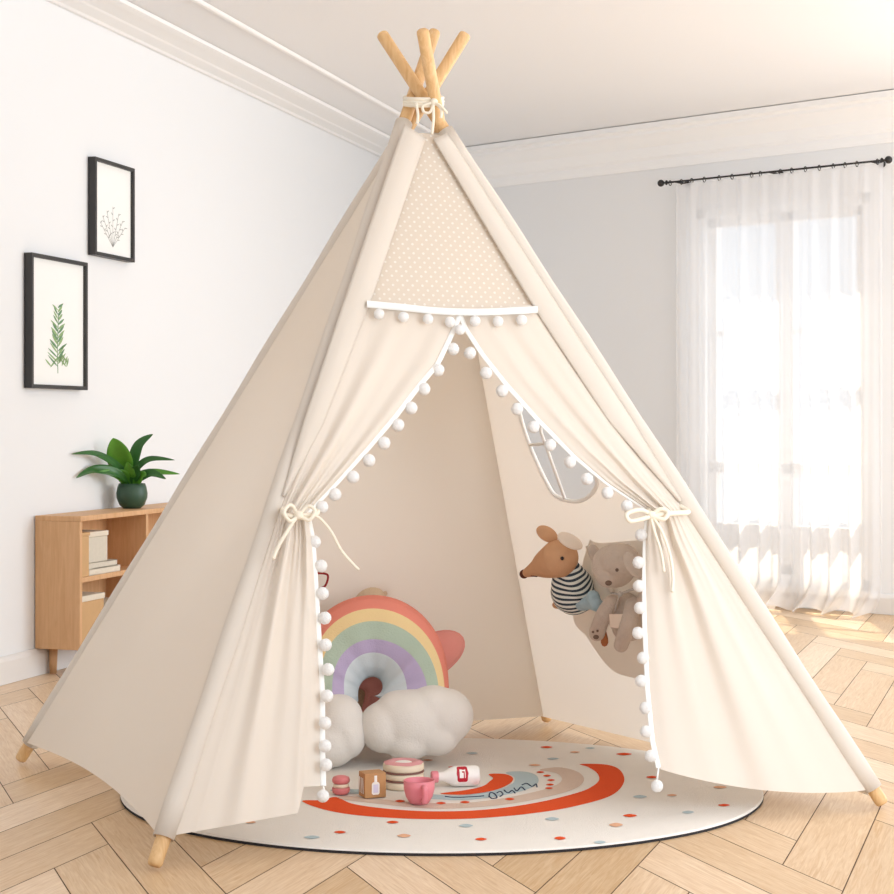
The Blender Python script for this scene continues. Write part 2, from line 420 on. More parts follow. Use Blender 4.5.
# window: two casements over low panels
win = bpy.data.objects.new('window_1', None); COL.objects.link(win); wl = CO+dB*((wx0+wx1)/2); wl.z = wz0; win.location = wl; WLOC['window_1'] = wl; tag(win, kind='structure')
mb = MB(); t = .05
bseg(mb, wx0, wx0+t, wz0, wz1, -.12, -.02); bseg(mb, wx1-t, wx1, wz0, wz1, -.12, -.02)
bseg(mb, wx0, wx1, wz1-t, wz1, -.12, -.02); bseg(mb, wx0, wx1, wz0, wz0+t, -.12, -.02)
mb.obj('window_frame', M['trimw'], win, False, [('bevel', .003)])
mid = (wx0+wx1)/2; zr = .62
for a, b in ((wx0+t, mid-.003), (mid+.003, wx1-t)):
    mb = MB(); z0, z1 = wz0+t, wz1-t; w = .045
    bseg(mb, a, a+w, z0, z1, -.1, -.05); bseg(mb, b-w, b, z0, z1, -.1, -.05)
    bseg(mb, a, b, z1-w, z1, -.1, -.05); bseg(mb, a, b, z0, z0+w, -.1, -.05); bseg(mb, a, b, zr, zr+.05, -.1, -.05)
    bseg(mb, a, b, 1.28, 1.305, -.095, -.06)
    bseg(mb, a+w, b-w, z0+w, z0+w+.18, -.09, -.06)
    s = mb.obj('window_sash', M['trimw'], win, False, [('bevel', .002)])
    mb = MB(); bseg(mb, a+w, b-w, z0+w+.18, z1-w, -.078, -.074); mb.obj('pane', M['glass'], s, False)
mb = MB(); bseg(mb, wx0-.04, wx1+.04, wz0-.03, wz0-.001, -.0, .05); mb.obj('window_sill', M['trimw'], win, False, [('bevel', .003)])
# ------------------------------------------------------------------ curtain rod and sheer curtains
ra, rb = BW(663, 183, .11), BW(886, 160, .11)
rt = thing('curtain_rod', (ra+rb)/2, 'thin black curtain rod with ball ends above the window', 'curtain rod')
MB().tube([ra, rb], .0045, 10).obj('rod', M['black_metal'], rt)
for p, d in ((ra, -1), (rb, 1)):
    MB().ell(p + (rb-ra).normalized()*d*.012, .017).ell(p - (rb-ra).normalized()*d*.02, (.008, .008, .012)).obj('finial', M['black_metal'], rt)
for fr in (.06, .5, .94):
    c = ra.lerp(rb, fr); MB().tube([c, c - nB*.106], .005, 8).lathe(c - nB*.107, [(0.0001, .0), (.016, .0), (.016, .005), (.0001, .005)], axis_R(nB), 16).obj('bracket', M['black_metal'], rt)
for fr in [.035, .09, .14, .2, .27, .33, .42, .46, .55, .6, .66, .72, .78, .83, .88, .965]:
    c = ra.lerp(rb, fr); d = (rb-ra).normalized(); u = Vector((0, 0, 1)); w = d.cross(u)
    MB().tube([c + (u*math.cos(a)*.012 + w*math.sin(a)*.012) - u*.004 for a in [2*PI*k/14 for k in range(14)]], .0022, 6, closed=True).obj('curtain_ring', M['black_metal'], rt)
def sheer_panel(pxa, pxb, seed, label, bot):
    rnd = random.Random(seed); N, K = 150, 60; rows = []
    pa = BW(pxa, 400, .11); pb = BW(pxb, 400, .11); sa, sb = sB(pa), sB(pb)
    za = ra.lerp(rb, .5).z - .012
    ph = [rnd.random()*6.28 for _ in range(6)]
    for i in range(K+1):
        v = i/K; z = za*(1-v) + bot*v; r = []
        for j in range(N+1):
            u = j/N
            uu = u + .006*math.sin(v*3+ph[0])*math.sin(u*9+ph[1])
            a = .005 + .010*v
            off = a*(math.sin(uu*2*PI*6+ph[2]+.5*math.sin(3*v+ph[5])) + .55*math.sin(uu*2*PI*10.5+ph[3]) + .5*math.sin(uu*2*PI*4+ph[4]+v))
            zz = z + (.02*math.sin(uu*2*PI*3.3+ph[1])*v**6)
            fl = max(0, v-.93)/.07
            p = CO + dB*(sa+(sb-sa)*(uu + .01*fl*math.sin(uu*40))) + nB*(.11+off+ .12*fl*fl*(1+.5*math.sin(uu*23)))
            p.z = max(.006, zz); r.append(p)
        rows.append(r)
    o = MB().grid(rows).obj('sheer_curtain', M['sheer'], None, True); tag(o, label, 'curtain', None); return o
sheer_panel(676, 782, 3, 'white sheer curtain panel on the left half of the window', .012)
sheer_panel(778, 884, 8, 'white sheer curtain panel on the right half of the window, by the photo edge', .012)

# ------------------------------------------------------------------ pictures on the left wall
def LW(px, py, off=0): return RP(px, py, CO, nL, off)
def picture(c4, label, leaf):
    D = .032
    tl, trr, br, bl = [LW(x, y, D) for x, y in c4]
    s0 = ((tl-CO).dot(dL)+(bl-CO).dot(dL))/2; s1 = ((trr-CO).dot(dL)+(br-CO).dot(dL))/2
    z1 = (tl.z+trr.z)/2; z0 = (bl.z+br.z)/2
    c = CO + dL*(s0+s1)/2 + nL*.002; c.z = z0
    T = thing('framed_picture', c, label, 'picture')
    def bx(mb, a, b, za, zb, u0, u1): prism(mb, CO+dL*a, CO+dL*b, nL, [(u1, za), (u1, zb), (u0, zb), (u0, za)])
    mb = MB(); w = .013
    bx(mb, s0, s0+w, z0, z1, .002, D); bx(mb, s1-w, s1, z0, z1, .002, D); bx(mb, s0+w, s1-w, z1-w, z1, .002, D); bx(mb, s0+w, s1-w, z0, z0+w, .002, D)
    mb.obj('frame', M['black'], T, False, [('bevel', .001)])
    mb = MB(); bx(mb, s0+w, s1-w, z0+w, z1-w, .004, .020); mb.obj('print_sheet', M['paper'], T, False)
    # drawing
    W_, H_ = s1-s0, z1-z0; HW = 2.1*H_/W_
    def Q(u, v, o=.0206): p = CO + dL*(s0+W_*u) + nL*o; p.z = z0+H_*v; return p
    mb = MB(); rnd = random.Random(5 if leaf else 6)
    def lf(u, v, ang, ln, wd, mi):
        a = math.radians(ang); ax = (math.cos(a), math.sin(a)); pts = []
        for k in range(7):
            t = k/6; ww = wd*math.sin(PI*min(1, t*.96+.02))**.8
            pts.append((t, ww))
        L_ = [Q(u+(ax[0]*ln*t - ax[1]*ww)*HW, v+ax[1]*ln*t+ax[0]*ww) for t, ww in pts]
        R_ = [Q(u+(ax[0]*ln*t + ax[1]*ww)*HW, v+ax[1]*ln*t-ax[0]*ww) for t, ww in pts]
        vs = L_+R_; mb.add(vs, [(k, k+1, k+8, k+7) for k in range(6)], mi)
    if leaf:
        for q in range(14):
            u0, v0 = .5, .17+.033*q
            ln = .11-.004*q
            lf(u0, v0+.02, 55+rnd.uniform(-12, 10), ln*.95, .008, q % 2); lf(u0, v0, 125+rnd.uniform(-10, 12), ln, .009 if 3 < q < 9 else .006, (q+1) % 2)
        for q in range(10): lf(.5+rnd.uniform(-.2, .2), .15+rnd.uniform(0, .08), rnd.uniform(50, 130), .07, .006, 0)
        mb.tube([Q(.5, .12), Q(.49, .3), Q(.51, .58)], .0012, 5, 1)
        mats = [M['leafp1'], M['leafp2']]
    else:
        for b_ in range(7):
            a = math.radians(60+b_*10); ln = .42 - abs(b_-3)*.05
            mb.tube([Q(.5, .12), Q(.5+math.cos(a)*ln*HW, .12+math.sin(a)*ln)], .0008, 4)
            for q in range(5):
                t = .35+.15*q; lf(.5+math.cos(a)*ln*t*HW, .12+math.sin(a)*ln*t, math.degrees(a)+(45 if q % 2 else -45), .03, .004, 0)
        mats = [M['inkgrey']]
    mb.obj('plant_drawing', mats, T, False)
picture([(95.5, 157), (135, 168), (135, 263), (95.5, 254)], 'upper black framed print of a pale grey sprig on the left wall', False)
picture([(32, 252), (88, 263), (88, 391), (32, 387)], 'lower black framed print of a green leafy sprig, nearer the left photo edge', True)

# ------------------------------------------------------------------ cabinet
s_c = (LW(34, 560)-CO).dot(dL)
def CB(s, u, z): p = CO + dL*(s_c+s) + nL*(.004+u); p.z = z; return p
cd, ctop, cbot, clen = .168, .543, .092, 1.05
Rc = basis(dL, nL, Vector((0, 0, 1)))
cab = thing('shelf_cabinet', CB(clen/2, cd/2, 0), 'low light oak shelf cabinet standing against the left wall', 'cabinet')
def cbox(mb, s0, s1, u0, u1, z0, z1): return mb.box(CB((s0+s1)/2, (u0+u1)/2, (z0+z1)/2), (s1-s0, u1-u0, z1-z0), Rc)
tk = .018; bay = .51
cbox(MB(), 0, clen, 0, cd+.004, ctop-tk, ctop).obj('top_board', M['oakcab'], cab, False, [('bevel', .002)])
cbox(MB(), 0, tk, 0, cd, cbot, ctop-tk).obj('side_panel', M['oakcab'], cab, False, [('bevel', .0015)])
cbox(MB(), clen-tk, clen, 0, cd, cbot, ctop-tk).obj('side_panel', M['oakcab'], cab, False, [('bevel', .0015)])
cbox(MB(), tk, clen-tk, 0, cd, cbot, cbot+tk).obj('bottom_board', M['oakcab'], cab, False, [('bevel', .0015)])
cbox(MB(), tk, clen-tk, .001, .007, cbot+tk, ctop-tk).obj('back_panel', M['oakcab'], cab, False)
cbox(MB(), bay, bay+tk, .007, cd-.002, cbot+tk, ctop-tk).obj('divider', M['oakcab'], cab, False, [('bevel', .0015)])
zs = .335
for a, b in ((tk, bay), (bay+tk, clen-tk)):
    cbox(MB(), a, b, .007, cd-.004, zs-tk, zs).obj('shelf', M['oakcab'], cab, False, [('bevel', .0015)])
for s in (.07, clen-.07):
    for u in (.03, cd-.03):
        MB().tube([CB(s, u, cbot), CB(s, u, .0)], [.016, .012], 14).obj('leg', M['oakcab'], cab)
# contents
def book_stack(name, boxes, label, cat, mats, group=None, inner=None):
    s0, s1, u0, u1, z0, z1 = boxes
    T = thing(name, CB((s0+s1)/2, (u0+u1)/2, z0), label, cat, group)
    return T
def book(s0, s1, u0, u1, z0, z1, m, label, spine_front=True):
    T = thing('book', CB((s0+s1)/2, (u0+u1)/2, z0), label, 'book', None)
    mb = MB(); c = .0025
    cbox(mb, s0, s1, u0, u1, z0, z0+c); cbox(mb, s0, s1, u0, u1, z1-c, z1); cbox(mb, s0, s1, u1-c, u1, z0, z1)
    mb.obj('cover', m, T, False)
    cbox(MB(), s0+.003, s1-.003, u0+.002, u1-c, z0+c, z1-c).obj('page_block', M['paper'], T, False)
zf = zs + .0005
book(.079, .31, .03, .162, zf, zf+.022, M['cardw'], 'cream book at the bottom of the stack on the upper shelf')
book(.079, .29, .03, .160, zf+.0225, zf+.042, M['cardl'], 'beige book second from the bottom of the upper shelf stack')
def lidbox(s0, s1, u0, u1, z0, z1, m, ml, label, lid=.02):
    T = thing('storage_box', CB((s0+s1)/2, (u0+u1)/2, z0), label, 'box')
    cbox(MB(), s0, s1, u0, u1, z0, z1-lid).obj('body', m, T, False, [('bevel', .002)])
    cbox(MB(), s0-.003, s1+.003, u0-.003, u1+.003, z1-lid+.0003, z1).obj('lid', ml, T, False, [('bevel', .002)])
lidbox(.083, .225, .035, .156, zf+.0425, zf+.148, M['cardl'], M['cardw'], 'pale lidded box on top of the book stack in the cabinet', .018)
lidbox(.022, .074, .03, .164, zf, zf+.15, M['cardt'], M['cardt'], 'narrow tan box file at the near end of the upper shelf', .012)
lidbox(.026, .19, .03, .16, cbot+tk+.0005, cbot+tk+.16, M['cardt'], M['cardw'], 'tan storage box with cream lid on the lower shelf', .02)
lidbox(.24, .40, .03, .14, cbot+tk+.0005, cbot+tk+.12, M['cardl'], M['cardl'], 'grey beige box deeper along the lower shelf', .02)

# ------------------------------------------------------------------ plant
pc = None
for k in range(200):
    q = CB(k*.005, cd*.5, ctop); px = CX + q.x/q.y*F
    if px >= 131.5: pc = q; break
pl = thing('potted_plant', pc, 'green broad-leaved plant in a round dark green pot on the cabinet', 'plant')
zp = pc.y; u_ = zp/F
pr = 15.5*u_; ph_ = 25*u_
prof = [(.0001, 0), (pr*.55, 0), (pr*.8, ph_*.14), (pr*.98, ph_*.42), (pr, ph_*.6), (pr*.93, ph_*.85), (pr*.84, ph_), (pr*.78, ph_), (pr*.78, ph_*.88), (.0001, ph_*.86)]
MB().lathe(pc, prof, None, 40).obj('pot', M['pot'], pl)
MB().lathe(pc + Vector((0, 0, ph_*.865)), [(.0001, .002), (pr*.4, .003), (pr*.76, 0)], None, 24).obj('soil', M['soil'], pl)
base = pc + Vector((0, 0, ph_*.85))
def leafobj(tip, mids, wd, m, dep, curl=.25):
    """tip/mids in photo px around the pot, dep = how far the tip leans towards (+) or away from the viewer"""
    pts = [base] + [P(x, y, zp - dep*t) for (x, y, t) in mids] + [P(tip[0], tip[1], zp-dep)]
    pts, _ = catmull(pts, [0]*len(pts), 8)
    n = len(pts); rows = []
    side0 = None
    for i, p in enumerate(pts):
        t = i/(n-1); a = pts[max(0, i-1)]; b = pts[min(n-1, i+1)]; tg = (b-a).normalized()
        view = Vector((0, -1, .35)).normalized()
        sd = tg.cross(view).normalized()
        w = wd*u_*(math.sin(PI*min(1, max(0, (t-.12)/.88))**.85)**.9 if t > .12 else 0) + .0018*(1-t)
        nn = sd.cross(tg)
        r = []
        for j in range(7):
            q = (j-3)/3; r.append(p + sd*w*q + nn*(w*curl*(abs(q)**1.5)) )
        rows.append(r)
    MB().grid(rows).obj('leaf', m, pl, True, [('solid', .0012)])
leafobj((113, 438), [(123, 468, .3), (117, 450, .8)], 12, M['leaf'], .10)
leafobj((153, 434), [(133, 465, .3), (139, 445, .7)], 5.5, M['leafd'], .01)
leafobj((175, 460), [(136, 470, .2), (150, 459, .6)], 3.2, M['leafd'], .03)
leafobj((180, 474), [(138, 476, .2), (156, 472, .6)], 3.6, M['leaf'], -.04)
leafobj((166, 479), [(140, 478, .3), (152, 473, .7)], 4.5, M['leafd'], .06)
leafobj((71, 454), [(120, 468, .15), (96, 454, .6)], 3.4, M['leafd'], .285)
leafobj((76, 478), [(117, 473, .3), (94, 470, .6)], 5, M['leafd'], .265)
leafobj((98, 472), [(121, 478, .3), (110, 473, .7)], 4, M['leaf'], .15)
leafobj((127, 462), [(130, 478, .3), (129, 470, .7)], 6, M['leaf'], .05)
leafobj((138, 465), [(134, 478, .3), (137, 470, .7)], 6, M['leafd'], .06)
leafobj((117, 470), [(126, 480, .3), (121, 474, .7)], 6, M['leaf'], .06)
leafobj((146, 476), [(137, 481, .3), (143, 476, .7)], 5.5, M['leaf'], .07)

# ------------------------------------------------------------------ rug
RZ = .010
mb = MB(); seg = 160
def rugring(gx, gy, z): return [FL(442 + (320+gx)*math.cos(a)*(1+.0015*math.sin(9*a)), 794.5 - (56.5+gy)*math.sin(a)*(1+.0015*math.sin(9*a)), RZ) for a in [2*PI*k/seg for k in range(seg)]]
top = rugring(0, 0, RZ); cenr = sum(top, Vector((0, 0, 0)))/seg
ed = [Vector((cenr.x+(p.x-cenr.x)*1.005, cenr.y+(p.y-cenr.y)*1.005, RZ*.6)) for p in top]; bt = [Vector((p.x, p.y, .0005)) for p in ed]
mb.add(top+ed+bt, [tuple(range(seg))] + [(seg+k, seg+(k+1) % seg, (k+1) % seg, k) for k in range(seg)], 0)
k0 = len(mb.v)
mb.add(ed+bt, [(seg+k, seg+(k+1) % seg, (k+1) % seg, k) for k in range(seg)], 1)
def RG(pts, mi, lift, closed=True, k=6):
    mb.poly([FL(x, y, RZ+lift) for x, y in cm2(pts, k, True)], mi)
MI = dict(o=2, b=3, u=4, p=5, n=6)
RG([(302,801),(324,809.5),(360,815.5),(421,819),(481,818),(542,812),(582,804.5),(612,795),(624,782),(620,770),(606,764.5),(580,764),(588,767),(597,773),(599,780),(592,786.5),(578,792.5),(542,801.5),(501,808),(461,811),(421,811),(380.5,808),(352,803.5),(336,797),(322,800)], 2, .0005)
RG([(340,799),(380,804),(421,808),(453,808.5),(501,805),(542,798),(574,789),(584,780),(578,772),(562,767.5),(548,768),(540,770),(556,773),(562,779),(556,785),(538,791),(501,798.5),(461,803),(413,802),(360,797),(342,796)], 3, .0005)
RG([(414,797),(440,799.5),(465,800),(493,797),(522,791),(537,784),(537,776),(527,772),(512,771.5),(506,773),(514,777),(513,783),(501,788.5),(481,793),(453,795.5),(414,793)], 4, .0005)
RG([(489,774),(505,774),(513,778),(509,784),(493,790.5),(466,794.5),(440,793.5),(466,790),(483,786),(490,781),(493,778)], 2, .0009)
RG([(330,790),(352,789),(372,791),(366,794),(345,793)], 4, .0005)
def dash(x, y, w, h, mi): RG([(x-w, y), (x, y-h), (x+w, y), (x, y+h)], mi, .0012, k=5)
for x, y, w, h, mi in [(441,803,5,1.2,2),(465,802,5,1.2,2),(509.7,799,5,1.2,2),(540.5,772,4,.9,2),(547,775.5,4,1,2),(551,780,4,1,2),(550,784.5,4,1,2),(549,788,4,1,2),(400,801,5,1.3,2),
    (546.6,747,6,1,2),(553,758.5,6,1,4),(472,753,6,1,4),(455,767,7,1,2),(534.7,765,6,1,5),(392.6,822,6,1.4,2),(404,835.6,7,1.8,5),(466,825.5,7,1.6,4),(552,818.7,7,1.6,4),(630,815.4,7,1.5,2),
    (616,824.7,7,2,5),(640,796.5,7,1.5,4),(652,777,6,1.2,2),(624,754,8,1.2,2),(312,837,8,1.6,4),(481,839,6,1.4,2),(720,787,7,1.3,5),(724,805,6,1.2,2),(326,762,5,1,4),(575,752,5,.8,5),(600,842,6,1.4,4),(688,812,6,1.4,4),(560,838,6,1.6,2),(250,822,6,1.3,5),(340,832,6,1.3,2),(590,748,5,.8,4),(428,760,5,.8,5),(200,812,6,1.2,4),(672,795,5,1,5)]:
    dash(x, y, w, h, mi)
def sq(pts): mb.tube([FL(x, y, RZ+.0008) for x, y in cm2(pts, 5)], .0015, 5, 6)
sq([(489,797),(490,793),(494,793.5),(497,797.5),(492,798.5),(489,796)]); sq([(497,793),(500,791.5),(503,794),(500,796.5)])
sq([(504,790),(508,793),(512,790.5),(515,793)]); sq([(514,788),(517,791),(521,787),(525,790)]); sq([(522,785),(527,783.5),(532,786.5),(536,784),(537,787)])
sq([(445,796.5),(455,797.5),(470,797),(484,796)])
rug = mb.obj('round_rug', [M['rug'], M['ruge'], M['r_or'], M['r_be'], M['r_bl'], M['r_pe'], M['r_nv']], None, False)
tag(rug, 'round ivory rug with an orange and beige rainbow motif under the tent', 'rug')

# ------------------------------------------------------------------ tent
feet = {'FL': (FL(154, 866, .01)), 'FR': FL(883, 804, .01), 'BL': FL(20, 760, .01), 'BR': FL(547, 720, .012)}
cross = {'FL': P(410, 105, 4.207), 'BL': P(422, 105, 4.226), 'FR': P(428, 105, 4.192), 'BR': P(436, 105, 4.162)}
tipy = {'FL': 31, 'BL': 33, 'FR': 33, 'BR': 29}
def PT(k, t): return feet[k].lerp(cross[k], t)
cen = (feet['FL']+feet['FR']+feet['BL']+feet['BR'])/4; cen.z = 0
tent = thing('play_tent', cen, 'cream canvas teepee play tent on four wooden poles with pompom trimmed door', 'tent')
PR = .0150; SR = .0205
def t_at_y(k, y):
    lo, hi = 0, 1.4
    for _ in range(40):
        m_ = (lo+hi)/2; p = PT(k, m_); yy = HY - (p.z-H)/p.y*F
        if yy > y: lo = m_
        else: hi = m_
    return lo
for k in feet:
    a, b = feet[k], PT(k, t_at_y(k, tipy[k])); d = (b-a).normalized()
    r = PR
    MB().tube([a, a+d*.004, a+d*.01, b-d*.010, b-d*.004, b], [r*.75, r*.95, r, r, r*.93, r*.6], 20).obj('pole', M['pine'], tent)
t0 = {'FL': t_at_y('FL', 838), 'FR': t_at_y('FR', 789), 'BL': t_at_y('BL', 744), 'BR': t_at_y('BR', 712)}
t1 = {'FL': t_at_y('FL', 123), 'FR': t_at_y('FR', 131), 'BL': t_at_y('BL', 131), 'BR': t_at_y('BR', 131)}
nF = (feet['FR']-feet['FL']).cross(PT('FR', 1)-feet['FL']).normalized()
if nF.y > 0: nF = -nF
def FP(px, py, off=0): return RP(px, py, feet['FL'], nF, off)
cc = (cross['FL']+cross['FR']+cross['BL']+cross['BR'])/4
def face_n(a, b):
    n = (feet[b]-feet[a]).cross(PT(a, .9)-feet[a]).normalized()
    if n.dot(cc*1 - (feet[a]+feet[b])/2 + Vector((0, 0, -cc.z))) < 0: n = -n      # inward
    return n
nRi = face_n('FR', 'BR'); nBi = face_n('BL', 'BR'); nLi = face_n('FL', 'BL')
def sleeve(k, name='pole_sleeve'):
    pts = [PT(k, t0[k] + (t1[k]-t0[k])*i/24) for i in range(25)]
    rnd = random.Random(hash(k) % 7)
    rs = [SR*(1+.06*math.sin(i*1.3)) for i in range(25)]
    d = (pts[-1]-pts[0]).normalized()
    mb = MB().tube([pts[0]-d*.0]+pts[1:], rs, 20)
    mb.f = [f for f in mb.f if len(f) == 4]; mb.m = mb.m[:len(mb.f)]
    # hem rings
    return mb.obj(name, M['canvas2'], tent, True, [('solid', .0016)])
for k in ('FL', 'FR', 'BL', 'BR'): sleeve(k)
def panel(a, b, n_in, out, name, m, sag=.012, botlift=0.0, fn=None):
    rows = []; K, N = 50, 40
    for i in range(K+1):
        v = i/K; r = []
        for j in range(N+1):
            u = j/N
            pa = PT(a, t0[a]+(t1[a]-t0[a])*v); pb = PT(b, t0[b]+(t1[b]-t0[b])*v)
            p = pa.lerp(pb, u)
            s = math.sin(PI*u)
            p = p + n_in*(sag*s*(.5+.5*v) + .004*s*noise.noise(Vector((u*3, v*2, a == 'FL')))) 
            if v < .12: p.z += botlift*math.sin(PI*u**.8)*(1-v/.12)
            r.append(p + n_in*(-out))
        rows.append(r)
    return MB().grid(rows).obj(name, m, tent, True)
panel('FL', 'BL', nLi, SR*.6, 'side_panel', M['canvas'], .012, .034)
panel('BL', 'BR', nBi, -SR*1.1, 'back_panel', M['canvas'], .006)
# right panel with the window opening
def RPn(px, py, off=0): return RP(px, py, feet['FR'], nRi, off + SR*1.1)
wout = cm2([(519, 405), (529, 443.5), (549, 487), (560, 498), (579, 501), (594, 491), (597, 475), (590, 440), (575, 405), (560, 390), (530, 388)], 6, True)
ctrw = (sum(p[0] for p in wout)/len(wout), sum(p[1] for p in wout)/len(wout))
outl = []
for i in range(13): outl.append(PT('FR', t0['FR']+(t1['FR']-t0['FR'])*i/12) + nRi*(SR*1.1))
for i in range(13): outl.append(PT('BR', t1['BR']+(t0['BR']-t1['BR'])*i/12) + nRi*(SR*1.1))
bm = bmesh.new(); es = []
for loop in (outl, [RPn(x, y) for x, y in wout]):
    vv = [bm.verts.new(p - nRi*((p-outl[0]).dot(nRi))) for p in loop]
    es += [bm.edges.new((vv[i], vv[(i+1) % len(vv)])) for i in range(len(vv))]
bmesh.ops.triangle_fill(bm, edges=es, use_beauty=True, normal=nRi); bm.verts.index_update()
rv = [v.co.copy() for v in bm.verts]; rf = [[v.index for v in f.verts] for f in bm.faces]; bm.free()
rp_ = build('side_panel', rv, rf, M['canvas'], tent, False)
mb = MB(); mb.tube([RPn(x, y, .001) for x, y in wout], .0055, 10, closed=True, flat=(1, 1))
mb.tube([RPn(539, 395, .001), RPn(541, 432, .001), RPn(565, 499, .001)], .0042, 8); mb.tube([RPn(529, 445, .001), RPn(591, 440, .001)], .0042, 8)
tag(mb.obj('window_frame', M['white_cloth'], rp_), 'white edging of the rounded tent window')

# dotted top panel
def quadgrid(tl, trp, br, bl, off, K=30, N=30, cell=.0165, sag=0):
    rows = []; uv = []
    o = FP(*tl); ex = (FP(*br)-FP(*bl)).normalized(); ey = nF.cross(ex)
    for i in range(K+1):
        v = i/K; r = []
        for j in range(N+1):
            u = j/N; x = (tl[0]*(1-u)+trp[0]*u)*(1-v)+(bl[0]*(1-u)+br[0]*u)*v; y = (tl[1]*(1-u)+trp[1]*u)*(1-v)+(bl[1]*(1-u)+br[1]*u)*v
            p = FP(x, y + sag*math.sin(PI*u)*v, off + .004*math.sin(PI*u)*math.sin(PI*v*.9)); r.append(p); uv.append(((p-o).dot(ex)/cell, (p-o).dot(ey)/cell))
        rows.append(r)
    mb = MB().grid(rows); mb.uv = uv; return mb
quadgrid((420, 133), (440, 135), (541, 311), (363, 306), .008).obj('dotted_top_panel', M['dotted'], tent, True, uv=True)
def strip(ok, ik, off0, name):
    rows = []
    for i in range(61):
        v = i/60; ox, oy = sample(ok, v); ix, iy = sample(ik, v); r = []
        for j in range(9):
            u = j/8; r.append(FP(ox+(ix-ox)*u, oy+(iy-oy)*u, off0 + .007*math.sin(PI*u) - .010*max(0, v-.8)/.2))
        rows.append(r)
    MB().grid(rows).obj(name, M['canvas2'], tent, True, [('solid', .0015)])
strip([(0, 404, 124), (.5, 343, 303), (.8, 304, 420), (1, 282, 495)], [(0, 426, 138), (.5, 369, 306), (.8, 323, 425), (1, 285, 497)], .020, 'front_facing')
strip([(0, 447, 133), (.5, 560, 309), (.8, 632, 420), (1, 682, 500)], [(0, 433, 139), (.5, 536, 311), (.8, 609, 422), (1, 679, 502)], .020, 'front_facing')

# front curtains
def curtain(outk, innk, folds, name, botfn, label=None, back=lambda s, v: 0):
    K, N = 110, 72; rows = []
    inner3 = []
    for i in range(K+1):
        v = i/K
        ox, oy = sample(outk, v); ix, iy = sample(innk, v)
        amp, ph = folds(v)
        r = []
        for j in range(N+1):
            s = j/N
            x = ox + (ix-ox)*s; y = oy + (iy-oy)*s
            y += botfn(s)*max(0, (v-.80)/.20)**2
            env = min(1, s*5)*(1 if s < .97 else .8)
            f = .65*math.sin(2*PI*(2.3*s+.15+ph)) + .35*math.sin(2*PI*(4.3*s+.4-ph*.7)) + .22*math.sin(2*PI*(8.3*s+ph))*max(0, 1-abs(v-.43)*5)
            lift = .004 + .012*min(1, s*6) + amp*env*f + amp*.8*math.sin(PI*s) - back(s, v)
            r.append(FP(x, y, lift))
        rows.append(r); inner3.append(r[-1])
    cu = MB().grid(rows).obj(name, M['canvas2'], tent, True)
    if label: tag(cu, label)
    return cu, inner3
def pk(k, y):
    p = PT(k, t_at_y(k, y)); return (CX+p.x/p.y*F, y)
def fL(v):
    # tie at v = .42
    if v < .42: a = .003 + .010*(v/.42)
    elif v < .5: a = .013 + .006*((v-.42)/.08)
    else: a = .019 - .010*(v-.5)/.5
    return a, .12*math.sin(v*2.2)
out_L = [(v, pk('FL', y)[0]+6, y) for v, y in ((0, 298), (.14, 365), (.28, 440), (.42, 512), (.6, 620), (.8, 730), (1, 836))]
inn_L = [(0, 461, 311), (.035, 455, 327), (.07, 437, 365), (.14, 419, 386), (.21, 394, 418), (.28, 368, 448), (.35, 337, 482), (.42, 307, 513), (.47, 312, 538), (.56, 315, 580), (.66, 318, 630), (.8, 322, 695), (.92, 322, 752), (1, 323, 786)]
curL, inL = curtain(out_L, inn_L, fL, 'front_curtain', lambda s: 19*min(s/.84, 1)*(1 if s < .84 else max(0, 1-(s-.84)/.025)) - 6*(0 if s < .865 else (1-s)/.135), back=lambda s, v: .024*min(1, max(0, (s-.83)/.05))*min(1, max(0, (v-.55)/.3)))
out_R = [(v, pk('FR', y)[0]-8, y) for v, y in ((0, 303), (.14, 365), (.28, 440), (.42, 512), (.6, 610), (.8, 710), (1, 790))]
inn_R = [(0, 458, 311), (.035, 465, 329), (.07, 482, 355), (.14, 505, 384), (.21, 537, 420), (.28, 572, 455), (.35, 606, 483), (.42, 648, 510), (.47, 645, 536), (.56, 644, 570), (.66, 644, 620), (.8, 647, 690), (.92, 652, 742), (1, 658, 768)]
def fR(v):
    a, p = fL(v); return a*1.05, .10*math.sin(v*2.0+1)+.2
curR, inR = curtain(out_R, inn_R, fR, 'front_curtain', lambda s: 11*math.sin(PI*(1-s))**.8)
def tape(pts, par, lift=.0025):
    rows = []
    pts = [p + nF*lift for p in pts]
    for i, p in enumerate(pts):
        a = pts[max(0, i-2)]; b = pts[min(len(pts)-1, i+2)]; tg = (b-a).normalized(); sd = tg.cross(nF).normalized()
        rows.append([p + sd*.0062*math.cos(k*PI/4) + nF*.0022*math.sin(k*PI/4) for k in range(8)])
    mb = MB().grid(rows, closed=True)
    tag(mb.obj('trim_tape', M['white_cloth'], par), 'white edging tape')
tape(inL, curL); tape(inR, curR)
def pompom(px, py, par, rpx, off=.006, seed=0):
    c = FP(px, py, off); r = rpx*c.y/F; rnd = random.Random(seed)
    mb = MB().ell(c, r, None, 18, 12)
    for i, v in enumerate(mb.v):
        d = (v-c).normalized(); mb.v[i] = c + d*r*(1+.07*noise.noise(d*5+Vector((seed, 0, 0)))+.035*noise.noise(d*14))
    return mb.obj('pompom', M['pom'], par)
pomL = [(453,349),(438,370),(424,389),(411,408),(398,425),(384,443),(369,460.5),(353,477),(335,494.5),(322,507),(314.5,542),(321,566),(322.5,593.5),(325,618),(325.5,645),(328,669.5),(327,696),(325,723),(325,746),(326,765),(323,796)]
pomR = [(470,353),(486,373),(502,391),(517,409),(533.6,427),(550,445),(570,462),(587,479),(607.5,493),(627,506),(641,535),(638.5,562.5),(639,586),(640,608),(638,633),(643,658),(641,681),(645.5,708),(646,731.5),(651,756),(657,786)]
